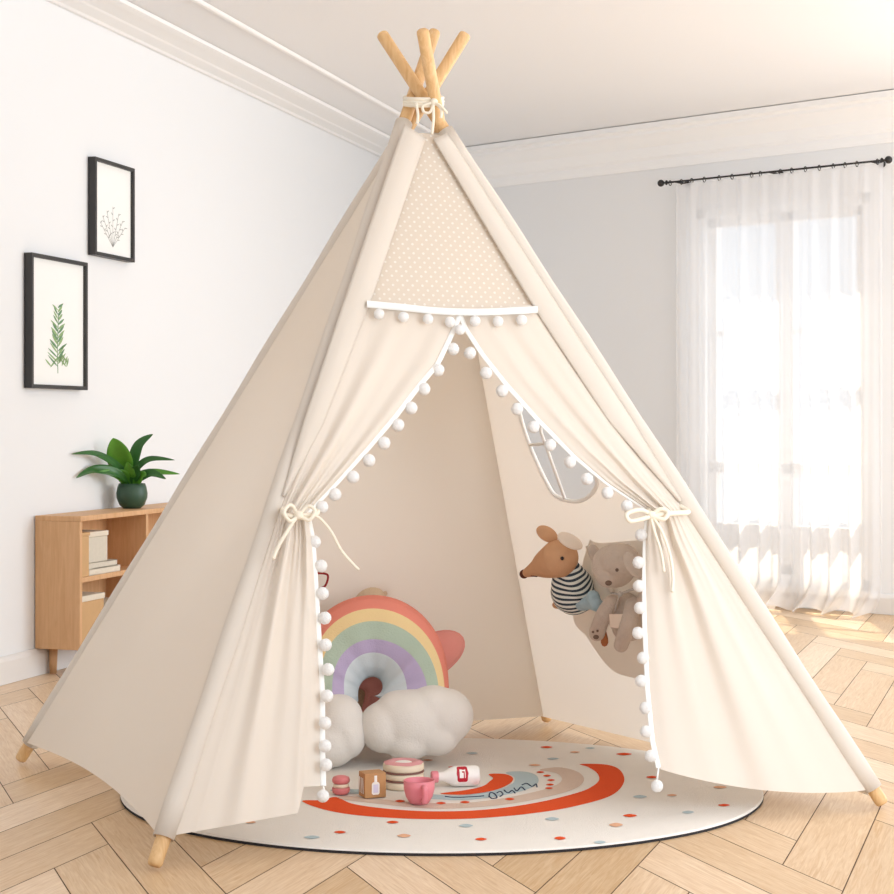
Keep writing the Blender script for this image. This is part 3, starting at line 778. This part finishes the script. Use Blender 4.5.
for i, (x, y) in enumerate(pomL): pompom(x, y, curL, 6.4, .014 if y < 510 else .012, i)
for i, (x, y) in enumerate(pomR): pompom(x, y, curR, 6.2, .014, i+40)
MB().tube([inL[-1]+nF*.002, FP(324, 790, .014)], .0022, 6).obj('trim_thread', M['white_cloth'], curL)
MB().tube([inR[-1]+nF*.002, FP(657, 780, .014)], .0022, 6).obj('trim_thread', M['white_cloth'], curR)
# header tape over the doorway
hd = cm2([(367, 303.5), (400, 306.5), (433, 310), (465, 311.5), (500, 311), (538, 309)], 8)
rows = []
for x, y in hd: rows.append([FP(x, y-3, .026), FP(x, y-3, .031), FP(x, y+4, .032), FP(x, y+4, .027)])
hb = tag(MB().grid(rows, closed=True).obj('header_band', M['white_cloth'], tent, True), 'white band edging the dotted panel above the door')
for i, (x, y) in enumerate([(379,314),(403.5,317),(428,319),(450,322),(460,329.5),(475,321),(498,321.5),(521.6,320)]): pompom(x, y, hb, 5.4, .036, 90+i)
# tiebacks
def cordtube(pts, r, par, name='cord', sm=8, m='cord'):
    return MB().tube(pts, r, 8, smoothn=sm).obj(name, M[m], par)
tb = MB()
ring = [(284, 514, .045), (296, 517, .052), (309, 517, .05), (318, 512, .02), (309, 508, .0), (296, 506, -.02), (284, 508, .0)]
tb.tube([FP(x, y, o) for x, y, o in ring], .0052, 8, closed=True, smoothn=6)
tb.tube([FP(x, y, o) for x, y, o in [(298, 515, .056), (291, 505, .066), (284, 512, .07), (290, 521, .064), (298, 516, .058)]], .004, 8, smoothn=8)
tb.tube([FP(x, y, o) for x, y, o in [(299, 515, .056), (308, 506, .066), (315, 511, .068), (309, 520, .064), (300, 516, .058)]], .004, 8, smoothn=8)
tb.ell(FP(298.5, 515, .06), .009)
tb.tube([FP(x, y, o) for x, y, o in [(297, 516, .06), (288, 530, .06), (279, 545, .055), (273, 559, .052)]], .004, 8, smoothn=6)
tb.tube([FP(x, y, o) for x, y, o in [(300, 515, .06), (316, 516, .055), (330, 530, .04), (341, 550, .03), (352, 563, .028), (359, 570, .03)]], .0033, 8, smoothn=6)
tag(tb.obj('tieback_cord', M['cord'], tent), 'left tieback cord knotted in a bow with a loose end')
tb = MB()
tb.tube([FP(x, y, o) for x, y, o in [(650, 516, .052), (664, 514, .06), (678, 513, .05), (688, 512, .03), (678, 506, .0), (662, 506, -.02), (650, 509, .01)]], .0062, 8, closed=True, smoothn=6)
tb.tube([FP(x, y, o) for x, y, o in [(652, 515, .056), (640, 510, .07), (627, 514, .074), (630, 521, .07), (642, 519, .066), (652, 516, .058)]], .0052, 8, smoothn=8)
tb.tube([FP(x, y, o) for x, y, o in [(652, 515, .056), (660, 509, .07), (668, 512, .072), (664, 519, .07), (654, 517, .06)]], .005, 8, smoothn=8)
tb.ell(FP(651.5, 515, .062), .0095)
tb.tube([FP(x, y, o) for x, y, o in [(653, 517, .06), (662, 532, .06), (670, 555, .055), (673, 578, .055), (672, 592, .055)]], .0035, 8, smoothn=6)
tb.tube([FP(x, y, o) for x, y, o in [(651, 517, .06), (654, 530, .058), (661, 552, .055), (664, 572, .055)]], .0035, 8, smoothn=6)
tag(tb.obj('tieback_cord', M['cord'], tent), 'right tieback cord knotted in a bow')
# top binding
tb = MB(); zc = 4.195
for dy in (98, 101.5, 104.5):
    tb.tube([P(423.5+19*math.cos(a)*1.0, dy - 1.2*math.sin(a), zc + .052*math.sin(a)) for a in [2*PI*k/24 for k in range(24)]], .0048, 8, closed=True)
tb.ell(P(434, 102, zc-.058), .009)
tb.tube([P(x, y, zc-.06) for x, y in [(434, 103), (430, 112), (424, 112), (423, 106), (431, 103)]], .0034, 8, smoothn=8)
tb.tube([P(x, y, zc-o) for x, y, o in [(434, 102, .06), (441, 106, .07), (447, 113, .07), (443, 109, .065), (436, 104, .06)]], .003, 8, smoothn=8)
tb.tube([P(x, y, zc-o) for x, y, o in [(435, 103, .06), (441, 109, .065), (441, 118, .062)]], .0032, 8, smoothn=6)
tb.tube([P(x, y, zc-.06) for x, y in [(433, 103), (433.5, 118), (432, 134)]], .0034, 8, smoothn=6)
tb.tube([P(x, y, zc-.056) for x, y in [(416, 103), (418, 115), (417, 124)]], .0034, 8, smoothn=6)
tag(tb.obj('binding_cord', M['cord'], tent), 'cream cord lashed and bowed around the crossed poles')

# ------------------------------------------------------------------ pocket and soft toys on the right panel
def rbox(pts, off):  return [RPn(x, y, off) for x, y in pts]
pocket_px = [(588, 545), (600, 543), (672, 545), (690, 600), (690, 680), (660, 682), (640, 679), (622, 675), (612, 670), (601, 658), (587, 637), (573, 614)]
c0 = (628, 612); rows = []
pp = cm2(pocket_px, 5, True)
for i in range(13):
    f = 1 - i/12*.999; off = .002 + .012*(1-f**3)
    rows.append([RPn(c0[0]+(x-c0[0])*f, c0[1]+(y-c0[1])*f, off) for x, y in pp])
pk_ = tag(MB().grid(rows, closed=True).obj('wall_pocket', M['canvas2'], tent), 'cream fabric pocket sewn inside the right panel')
MB().tube([RPn(x, y, .03) for x, y in [(588, 546), (597, 566), (605, 582), (613, 593)]], .010, 10, flat=(1, .5), smoothn=5).obj('pocket_strap', M['canvas2'], pk_)

def RS(px, py, off): return RPn(px, py, off)
def rr(px, p): return px*p.y/F
# mouse
hb_ = RS(560, 558, .085); nose = RS(524, 574, .115)
ms = thing('toy_mouse', RS(578, 592, .05), 'caramel felt toy mouse in a striped navy jumper and blue trousers', 'soft toy')
ax = (nose - hb_); Ln = ax.length; R = axis_R(ax, Vector((0, 0, 1))); u = rr(1, hb_)
prof = [(.0001, -18*u), (9*u, -16.5*u), (15.5*u, -10*u), (19*u, 0), (18*u, 8*u), (13.8*u, Ln*.42), (9.2*u, Ln*.62), (6*u, Ln*.82), (4.2*u, Ln*.95), (.0001, Ln)]
pp_, _ = catmull([Vector((a, b, 0)) for a, b in prof], [0]*len(prof), 4)
mhead = MB().lathe(hb_, [(max(.0001, q.x), q.y) for q in pp_], R, 32).obj('head', M['mouse'], ms)
MB().ell(nose, 4.7*u).obj('nose', M['mnose'], mhead)
MB().ell(RS(561, 557, .085) + Vector((0, -18.6*u, 0)), 1.9*u).obj('eye', M['eye'], mhead)
MB().tube([RS(531, 576, .135), RS(537, 576.5, .135)], .0015, 6).obj('mouth', M['mnose'], mhead)
def ear(cpx, cpy, o, rx, ry, ang, m, mi_, nm='ear'):
    c = RS(cpx, cpy, o); a = math.radians(ang); t = Vector((math.cos(a), .1, math.sin(a))).normalized(); n = Vector((.25, -1, .1)).normalized(); s = t.cross(n).normalized(); n = s.cross(t)
    R = basis(t, s, n)
    e = MB().ell(c, (rx*u, ry*u, 2.4*u), R).obj(nm, m, mhead)
    if mi_: MB().ell(c + n*1.6*u, (rx*u*.78, ry*u*.7, 1.2*u), R).obj('ear_lining', mi_, ms)
ear(547, 534, .085, 12, 7.5, -30, M['mouse'], None)
ear(570, 541, .085, 14, 7, -28, M['mear'], None)
# body: jumper
stripe = uv_fn_mat('striped_jersey', [(0, srgb(236, 236, 228)), (.52, srgb(66, 78, 88))], 1, .95, rep=11)
bt_, bb_ = RS(568, 562, .075), RS(575, 603, .055)
axb = bb_-bt_; Rb = axis_R(axb, Vector((0, 0, 1))); Lb = axb.length
rows = []
for i in range(40):
    t = i/39
    rad = (9 + 15*math.sin(min(1, t*1.15)*PI/2)**1.0 - 4*max(0, t-.8)/.2)*u
    r = []
    for k in range(36):
        a = 2*PI*k/36; w = 1 + .05*math.sin(4*a+8*t)
        r.append(bt_ + axb*t + Rb @ Vector((rad*w*math.cos(a), rad*.8*w*math.sin(a), 0)))
    rows.append(r)
rows = [[bt_]*36] + rows + [[bb_]*36]
MB().grid(rows, closed=True).obj('striped_jumper', stripe, ms, uv=True)
tr_ = MB(); tr_.ell(RS(583, 601, .058), (13*u, 11*u, 10*u)); tr_.tube([RS(583, 601, .058), RS(592, 603, .066), RS(597, 606, .072)], [8*u, 7*u, 6*u], 14); tr_.ell(RS(597, 605, .074), 7*u); tr_.ell(RS(593, 597, .07), 7*u)
tr_.obj('denim_trousers', M['denim'], ms, True, [('remesh', .004, 4)])
MB().ell(RS(557, 605, .06), (5*u, 4*u, 4*u)).obj('paw', M['mouse'], ms)
# bunny-like plush dog
bn = thing('plush_bear', RS(620, 620, .06), 'taupe plush bear with ribbon collar tucked in the tent wall pocket', 'soft toy')
hc = RS(614, 566, .085); u = rr(1, hc)
hd_ = MB(); hd_.ell(hc, (23*u, 20*u, 22*u)); hd_.ell(RS(609, 576, .11), (14*u, 14*u, 12*u)); hd_.ell(RS(620, 560, .085), (20*u, 18*u, 17*u))
bh = hd_.obj('head', M['taupe'], bn, True, [('remesh', .005, 5)])
MB().ell(RS(608.5, 583, .148), (3.4*u, 2.4*u, 2.6*u)).obj('nose', M['taupe_d'], bh)
MB().ell(RS(617, 570, .142), 1.7*u).obj('eye', M['taupe_d'], bh); MB().ell(RS(601, 571, .128), 1.6*u).obj('eye', M['taupe_d'], bh)
def ear2(c, t, ln, wd):
    n = Vector((0, -1, .1)).normalized(); t = t.normalized(); s = t.cross(n).normalized(); n = s.cross(t)
    MB().ell(c, (ln, wd, wd*.35), basis(t, s, n)).obj('ear', M['taupe'], bh)
ear2(RS(634, 565, .125), Vector((.55, 0, -.85)), 15*u, 8*u)
ear2(RS(594, 553, .075), Vector((-.3, 0, .9)), 9*u, 6*u)
bd = MB(); bd.ell(RS(625, 614, .06), (19*u, 15*u, 23*u)); bd.ell(RS(628, 628, .055), (17*u, 14*u, 14*u)); bd.obj('body', M['taupe'], bn, True, [('remesh', .005, 4)])
def limb(pts, rs, nm):
    mb = MB(); p3 = [RS(*p) for p in pts]; mb.tube(p3, [r*u for r in rs], 14, smoothn=4)
    mb.ell(p3[0], rs[0]*u); mb.ell(p3[-1], rs[-1]*u*1.02)
    return mb.obj(nm, M['taupe'], bn, True, [('remesh', .004, 4)])
lg = limb([(612, 602, .09), (603, 616, .11), (597, 633, .11)], [8, 8.5, 8.5], 'leg')
MB().ell(RS(596, 637, .141), (3*u, 1.6*u, 2.4*u)).ell(RS(593, 632, .141), (1.3*u, 1*u, 1.3*u)).ell(RS(597.5, 631, .143), (1.3*u, 1*u, 1.3*u)).obj('paw_pad', M['taupe_d'], lg)
limb([(633, 605, .09), (628, 625, .12), (621, 645, .12)], [8, 8.5, 7.5], 'leg')
limb([(645, 598, .09), (652, 615, .09)], [8, 7], 'arm')
MB().tube([RS(x, y, .115) for x, y in [(612, 593), (620, 594), (631, 590), (640, 588)]], .0045, 8, flat=(1, .6), smoothn=5).ell(RS(620, 594, .12), .006).tube([RS(x, y, .12) for x, y in [(620, 594), (617, 603), (615, 611)]], .002, 6, smoothn=4).obj('ribbon_collar', M['ribbon'], bn)
pts = [(609, 614), (625, 614), (621, 629), (610, 627)]
MB().add([RS(x, y, .118) for x, y in pts]+[RS(x, y, .123) for x, y in pts], [(0, 1, 2, 3), (7, 6, 5, 4), (0, 4, 5, 1), (1, 5, 6, 2), (2, 6, 7, 3), (3, 7, 4, 0)]).obj('bib_patch', M['mear'], bn, False, [('bevel', .001)])
c = RS(604.5, 638, .10); tg = thing('leather_charm', c, 'small rust brown drop hanging between the plush bear legs', 'charm')
MB().lathe(c - Vector((0, 0, 9*u)), [(.0001, 0), (2.6*u, 1.2*u), (4*u, 4.5*u), (3.6*u, 9*u), (2*u, 15*u), (.6*u, 20*u), (.0001, 21*u)], None, 18).obj('drop', M['rust'], tg)
MB().tube([c + Vector((0, 0, 11.5*u)), c + Vector((.004, .005, 17*u)), RS(611, 606, .06)], .0012, 6).obj('loop_thread', M['rust'], tg)

# ------------------------------------------------------------------ rainbow cushion
rb_mat = uv_fn_mat('rainbow_plush_stripes', [(0, srgb(238, 146, 128)), (.36, srgb(244, 214, 160)), (.46, srgb(184, 199, 180)), (.585, srgb(192, 176, 206)), (.70, srgb(222, 228, 230))], 0, 1, bump=.35)
zr_ = 4.36
rbw = thing('rainbow_cushion', Vector(((385-CX)/F*zr_, zr_, RZ)), 'plush rainbow arch cushion with two white cloud ends on the rug', 'cushion')
# control radii at theta 0 (right), 90 (top), 180 (left) for stations across the front
st = [ # (u coordinate, w toward viewer, r0, r90, r180)
 (0.00, -.060, 62, 86, 64), (0.10, -.050, 71, 96, 74), (0.20, -.020, 76, 101, 80), (0.28, .015, 75, 97, 76), (0.36, .040, 72, 88, 64),
 (0.46, .052, 66, 75, 54), (0.585, .058, 55, 57, 41), (0.70, .050, 35, 44, 29), (0.80, .020, 10, 30, 22), (0.90, -.020, -4, 20, 15), (1.0, -.05, -4, 19, 15)]
nT = 64; rows = []; uvs = []
dx = (373, 696)
stc, _ = catmull([Vector((s[0], s[1], 0)) for s in st], [0]*len(st), 5)
def lerp_st(i_f):
    i = int(i_f); i = min(i, len(st)-2); t = i_f-i; return [st[i][k]*(1-t)+st[i+1][k]*t for k in range(5)]
for a in range(nT+1):
    th = -0.35 + (PI+.7)*a/nT; c_, s_ = math.cos(th), math.sin(th); r = []
    for k in range((len(st)-1)*5+1):
        uu, w, r0, r90, r180 = lerp_st(k/5)
        wr = (1+math.cos(th))/2; base_r = r0*max(0, c_)**1.6 + r180*max(0, -c_)**1.6
        side = r0 if c_ >= 0 else r180
        rad = math.sqrt((side*c_)**2 + (r90*s_)**2) if side > 0 else max(side*abs(c_)**.6, 0)+r90*abs(s_)
        wrk = .004*(math.sin(th*17 + 4*uu)+.6*math.sin(th*7.3+2))*(.6+.4*math.sin(th*3))*math.exp(-((uu-.75)/.18)**2) + .002*math.sin(th*11)*math.exp(-((uu-.6)/.2)**2)
        p = P(dx[0] + rad*c_, dx[1] - rad*s_, zr_ - w - wrk + (.0 if s_ > 0 else 0) + .05*max(0, s_)*.9 )
        r.append(p); uvs.append((uu, a/nT))
    rows.append(r)
mbr = MB().grid(rows); mbr.uv = uvs
n_ = len(rows[0])
# back closing faces
for a in range(nT): mbr.f.append([a*n_, (a+1)*n_, (a+1)*n_+n_-1, a*n_+n_-1]); mbr.m.append(0)
mbr.obj('rainbow_arch', rb_mat, rbw, True, uv=True)
def cloudob(blobs):
    mb = MB()
    for x, y, o, rx, ry, rz in blobs:
        c = P(x, y, zr_ - o); k = c.y/F; mb.ell(c, (rx*k, rz, ry*k))
    return mb.obj('cloud_end', M['cloud'], rbw, True, [('remesh', .006, 8)])
cloudob([(412, 722, .05, 38, 33, .075), (384, 727, .05, 26, 26, .07), (446, 716, .04, 28, 28, .07), (432, 706, .04, 24, 22, .065), (400, 712, .045, 26, 22, .065), (408, 741, .05, 26, 19, .07), (436, 736, .05, 24, 20, .065)])
cloudob([(340, 720, .06, 24, 26, .07), (350, 734, .06, 17, 24, .07), (330, 742, .07, 28, 26, .07), (312, 724, .06, 22, 26, .06), (336, 712, .06, 16, 18, .06), (318, 750, .07, 20, 18, .06)])

# star cushion
sc_ = P(401, 672, 4.52); k = sc_.y/F
stc_ = thing('star_cushion', Vector((sc_.x, sc_.y, RZ)), 'coral pink star cushion behind the rainbow cushion', 'cushion')
rows = []; nn = 100
star = []
for i in range(nn):
    a = 2*PI*i/nn; ph = ((a - math.radians(28))/(2*PI)*5) % 1; q = abs(ph*2-1)            # 1 at point
    rad = 40 + 30*(.5-.5*math.cos(PI*q))
    star.append((rad*math.cos(a), rad*math.sin(a)))
for side in (1, -1):
    rr_ = []
    for i in range(11):
        f = math.sin(i/10*PI/2); h = .042*math.sqrt(max(0, 1-f**2.2))
        rr_.append([sc_ + Vector((x*f*k, -side*h + y*f*k*.18, y*f*k)) for x, y in star])
    rows += rr_ if side == 1 else rr_[::-1][1:]
MB().grid(rows, closed=True).obj('star_body', M['pinkplush'], stc_, True)
MB().tube([sc_ + Vector((x*k, y*k*.18, y*k)) for x, y in star], .003, 6, closed=True).obj('seam_piping', M['pinkplush'], stc_)
# teddy behind
tc_ = P(366, 600, 4.60); k = tc_.y/F
td = thing('teddy_bear', Vector((tc_.x, tc_.y, RZ)), 'tan teddy bear whose head top shows behind the rainbow cushion', 'soft toy')
mb = MB(); mb.ell(tc_, (21*k, .045, 22*k)); th_ = mb.obj('head', M['tanplush'], td)
for s in (-1, 1): MB().ell(tc_ + Vector((s*17*k, 0, 9*k)), (6*k, .015, 7*k)).obj('ear', M['tanplush'], th_)
MB().ell(tc_ + Vector((0, -.035, -8*k)), (8*k, .02, 6*k)).obj('muzzle', M['cloud'], th_)
MB().ell(Vector((tc_.x, tc_.y+.005, .19)), (.055, .045, .18)).obj('body', M['tanplush'], td)
# small bag with red handle
bc = P(312, 600, 4.42); k = bc.y/F
bg = thing('felt_bag', Vector((bc.x, bc.y, RZ)), 'grey felt bag with a dark red handle just behind the left door edge', 'bag')
MB().box(Vector((bc.x-.03, bc.y+.06, (bc.z+RZ)/2-.01)), (.09, .05, bc.z-RZ-.02)).obj('bag_body', M['greycloth'], bg, False, [('bevel', .01)])
MB().tube([P(x, y, 4.47) for x, y in [(302, 600), (306, 577), (316, 573.5), (326, 574), (328, 578), (325, 586), (318, 590), (312, 600)]], .0028, 8, smoothn=6).obj('handle', M['red'], bg)

# ------------------------------------------------------------------ wooden play food
RT = RZ + .0014
def onr(px, py): return FL(px, py, RT)
# macaron
c = onr(341, 794); u = c.y/F; mc = thing('toy_macaron', c, 'pink wooden toy macaron with cream filling, leftmost of the play food', 'toy food')
for z0, nm in ((0, 'shell'), (10.5*u, 'shell')):
    pr_ = [(.0001, 0), (7*u, .2*u), (8.6*u, 1.5*u), (9*u, 4*u), (8*u, 6.4*u), (5*u, 7.6*u), (.0001, 8*u)]
    if z0 == 0: pr_ = [(.0001, 0), (6.5*u, .3*u), (8.6*u, 2*u), (9*u, 5*u), (8.8*u, 6.6*u), (.0001, 7*u)]
    MB().lathe(c + Vector((0, 0, z0)), pr_, None, 28).obj(nm, M['macaron'], mc)
MB().lathe(c + Vector((0, 0, 7*u)), [(.0001, 0), (7.6*u, 0), (8*u, 1.8*u), (7.6*u, 3.5*u), (.0001, 3.5*u)], None, 28).obj('filling', M['creamtoy'], mc)
# milk crate / box
c = onr(372, 798); u = c.y/F; bx = thing('toy_carton', c, 'small square wooden toy block with a lolly painted on its front', 'toy food')
a = math.radians(22); Rz = Matrix.Rotation(a, 3, 'Z'); sz = 24*u
cc_ = c + Vector((0, .02, sz*.52))
MB().box(cc_, (sz*.93, sz*.8, sz*1.02), Rz).obj('block', M['toywood'], bx, False, [('bevel', .0012)])
fr = Rz @ Vector((0, -1, 0)); rt_ = Rz @ Vector((1, 0, 0)); up = Vector((0, 0, 1))
def onface(o, x, z, dd=.0006, n=fr, h=rt_, hd=sz*.40): return o + n*(hd+dd) + h*x + up*z
lol = [(-.13, -.28), (-.09, -.33), (.09, -.33), (.13, -.28), (.13, .05), (.10, .11), (.045, .13), (.045, .36), (-.045, .36), (-.045, .13), (-.10, .11), (-.13, .05)]
lol = [(x*1.3, z*1.15) for x, z in lol]; mb = MB(); vs = [onface(cc_, x*sz, z*sz, .0012) for x, z in lol]+[onface(cc_, x*sz, z*sz, -.001) for x, z in lol]; n0 = len(lol)
mb.add(vs, [tuple(range(n0))] + [(i, (i+1) % n0, n0+(i+1) % n0, n0+i) for i in range(n0)]); mb.obj('lolly_motif', M['whitetoy'], bx, False)
mb = MB(); inr = [(-.11, -.3), (.11, -.3), (.11, .05), (-.11, .05)]
mb.add([onface(cc_, x*sz, z*sz, .0014) for x, z in inr], [(0, 1, 2, 3)]); mb.obj('lolly_centre', M['lav'], bx, False)
mb = MB(); sdn = Rz @ Vector((-1, 0, 0))
for q in (-.22, -.02, .18):
    o = cc_ + sdn*(sz*.465+.0006) + (Rz @ Vector((0, q*sz, 0)))
    mb.tube([o - up*sz*.35, o + (Rz @ Vector((0, .08*sz, 0))) + up*sz*.3], .0012, 6)
mb.obj('side_stripes', M['whitetoy'], bx)
# layer cake
c = onr(403, 791); c.y += .045; u = c.y/F; ck = thing('toy_cake', c, 'round cream layered toy cake with pink icing on top', 'toy food')
R_ = 20.5*u; hh = 25*u
def layer(z0, z1, m, nm, ro=1.0):
    MB().lathe(c, [(.0001, z0), (R_*ro-.003, z0), (R_*ro, z0+.003), (R_*ro, z1-.003), (R_*ro-.003, z1), (.0001, z1)], None, 40).obj(nm, m, ck)
layer(0, hh*.30, M['creamtoy'], 'cake_layer'); layer(hh*.30, hh*.36, M['jam'], 'jam_layer', 1.01)
layer(hh*.36, hh*.62, M['creamtoy'], 'cake_layer'); layer(hh*.62, hh*.68, M['jam'], 'jam_layer', 1.01)
layer(hh*.68, hh*.98, M['creamtoy'], 'cake_layer')
rows = []
for i in range(9):
    t = i/8; rho = R_*(.38+.58*t); zz = hh*.98 + .005*math.sin(PI*t)
    rows.append([c + Vector((rho*(1+.05*math.sin(k*PI/4*1.5)*(t > .5))*math.cos(2*PI*k/48), rho*(1+.05*math.sin(k*PI/6))*math.sin(2*PI*k/48), zz)) for k in range(48)])
MB().grid(rows, closed=True).obj('pink_icing', M['icing'], ck)
MB().ell(c + Vector((0, 0, hh*.985)), (R_*.42, R_*.42, .0035)).obj('cream_centre', M['whitetoy'], ck)
# pink cup
c = onr(419, 806); c.y += .03; u = c.y/F; cp = thing('toy_cup', c, 'pink toy teacup with a square handle, nearest of the play food', 'toy cup')
pf = [(.0001, 0), (9*u, 0), (10*u, 1*u), (13.5*u, 7*u), (15.3*u, 14*u), (15.8*u, 23*u), (14.8*u, 23.4*u), (14.2*u, 22*u), (13.6*u, 14*u), (11*u, 6*u), (7*u, 3*u), (.0001, 3*u)]
MB().lathe(c, pf, None, 40).obj('cup_body', M['pinktoy'], cp)
hx = Vector((.28, -.96, 0)).normalized(); hp = [(13.5, 19), (20, 19), (22, 17), (21, 8), (18, 5), (12, 5.5)]
MB().tube([c + hx*(a*u) + Vector((0, 0, b*u)) for a, b in hp], 2.7*u, 10, smoothn=4, flat=(1, 1)).obj('handle', M['pinktoy'], cp)
# milk bottle lying down
c = onr(456, 789); c.y += .03; u = c.y/F
bt0 = thing('toy_bottle', c, 'white toy milk bottle with pink cap and red label lying on its side', 'toy food')
bax = Vector((1, .18, 0)).normalized(); rB = 10.2*u; cb = c + Vector((0, 0, rB))
RB = axis_R(bax)
s0 = -18*u
MB().lathe(cb, [(.0001, s0-2*u), (4.2*u, s0-2*u), (4.4*u, s0+2*u), (5*u, s0+6*u), (9*u, s0+13*u), (rB, s0+17*u), (rB, s0+38*u), (8.8*u, s0+41*u), (.0001, s0+41.5*u)], RB, 32).obj('bottle_body', M['whitetoy'], bt0)
MB().lathe(cb, [(.0001, s0-7*u), (5.4*u, s0-7*u), (5.9*u, s0-6*u), (5.9*u, s0-1*u), (5.4*u, s0-.3*u), (.0001, s0-.3*u)], RB, 28).obj('cap', M['pinktoy'], bt0)
def lab(z0, z1, a0, a1, rad, nm, m, par, n=14, shape=None):
    rows = []
    for i in range(n+1):
        z = z0+(z1-z0)*i/n; e = 1 if shape is None else shape(i/n)
        am = (a0+a1)/2
        rows.append([cb + RB @ Vector((rad*math.cos(am+(a-am)*e), rad*math.sin(am+(a-am)*e), z)) for a in [a0+(a1-a0)*j/16 for j in range(17)]])
    return MB().grid(rows).obj(nm, m, par)
# angle that faces the viewer and up
best = max([k*.02 for k in range(315)], key=lambda a: (RB @ Vector((math.cos(a), math.sin(a), 0))).dot(Vector((0, -.9, .42))))
lb = lab(s0+17*u, s0+29*u, best-.85, best+.85, rB+.0005, 'label', M['label'], bt0, shape=lambda t: min(1, (max(0, 1-abs(2*t-1)**4))**.35+.05))
lab(s0+20*u, s0+22.5*u, best-.45, best+.5, rB+.0009, 'label_mark', M['whitetoy'], lb, shape=lambda t: .9)
lab(s0+22.5*u, s0+24*u, best-.05, best+.45, rB+.0009, 'label_mark', M['whitetoy'], lb)
lab(s0+25.2*u, s0+25.9*u, best-.4, best+.45, rB+.0009, 'label_mark', M['whitetoy'], lb)
lab(s0+22.3*u, s0+25.2*u, best-.35, best-.2, rB+.0009, 'label_mark', M['whitetoy'], lb)

# ------------------------------------------------------------------ light
w = bpy.data.worlds.new('daylight'); SC.world = w; w.use_nodes = True
bgd = w.node_tree.nodes['Background']; bgd.inputs['Color'].default_value = (.865, .93, 1, 1); bgd.inputs['Strength'].default_value = 1.0
def area(name, loc, target, sx, sy, power, col):
    l = bpy.data.lights.new(name, 'AREA'); l.shape = 'RECTANGLE'; l.size = sx; l.size_y = sy; l.energy = power; l.color = col
    o = bpy.data.objects.new(name, l); COL.objects.link(o); o.location = loc
    o.rotation_euler = (Vector(target)-Vector(loc)).to_track_quat('-Z', 'Y').to_euler(); return o
area('front_fill_light', (2.6, .3, 1.9), (-.1, 4.2, .7), 2.2, 1.8, 6, (.95, .97, 1))  # added soft fill out of view, right of camera, for the tent front
area('ceiling_fill_light', (1.9, 2.0, 1.1), (1.6, 6.0, 2.33), 1.6, 1.2, 33, (.84, .92, 1))  # added uplight out of view, lifts the dim ceiling
area('side_fill_light', (3.9, 6.2, 1.35), (-1.2, 6.6, 1.2), 2.4, 2.0, 88, (.88, .94, 1))  # added area light brightening walls behind the tent; no window there
sun = bpy.data.lights.new('sun', 'SUN'); sun.energy = 8; sun.angle = math.radians(1); sun.color = (1, .9, .72)
so = bpy.data.objects.new('sun', sun); COL.objects.link(so); so.rotation_euler = Vector((-.1, -1, -1.45)).to_track_quat('-Z', 'Y').to_euler(); so.location = (2, 12, 6)
vs_ = SC.view_settings; vs_.view_transform = 'Standard'; vs_.look = 'None'; vs_.gamma = 1; vs_.exposure = 0.3; vs_.use_curve_mapping = False
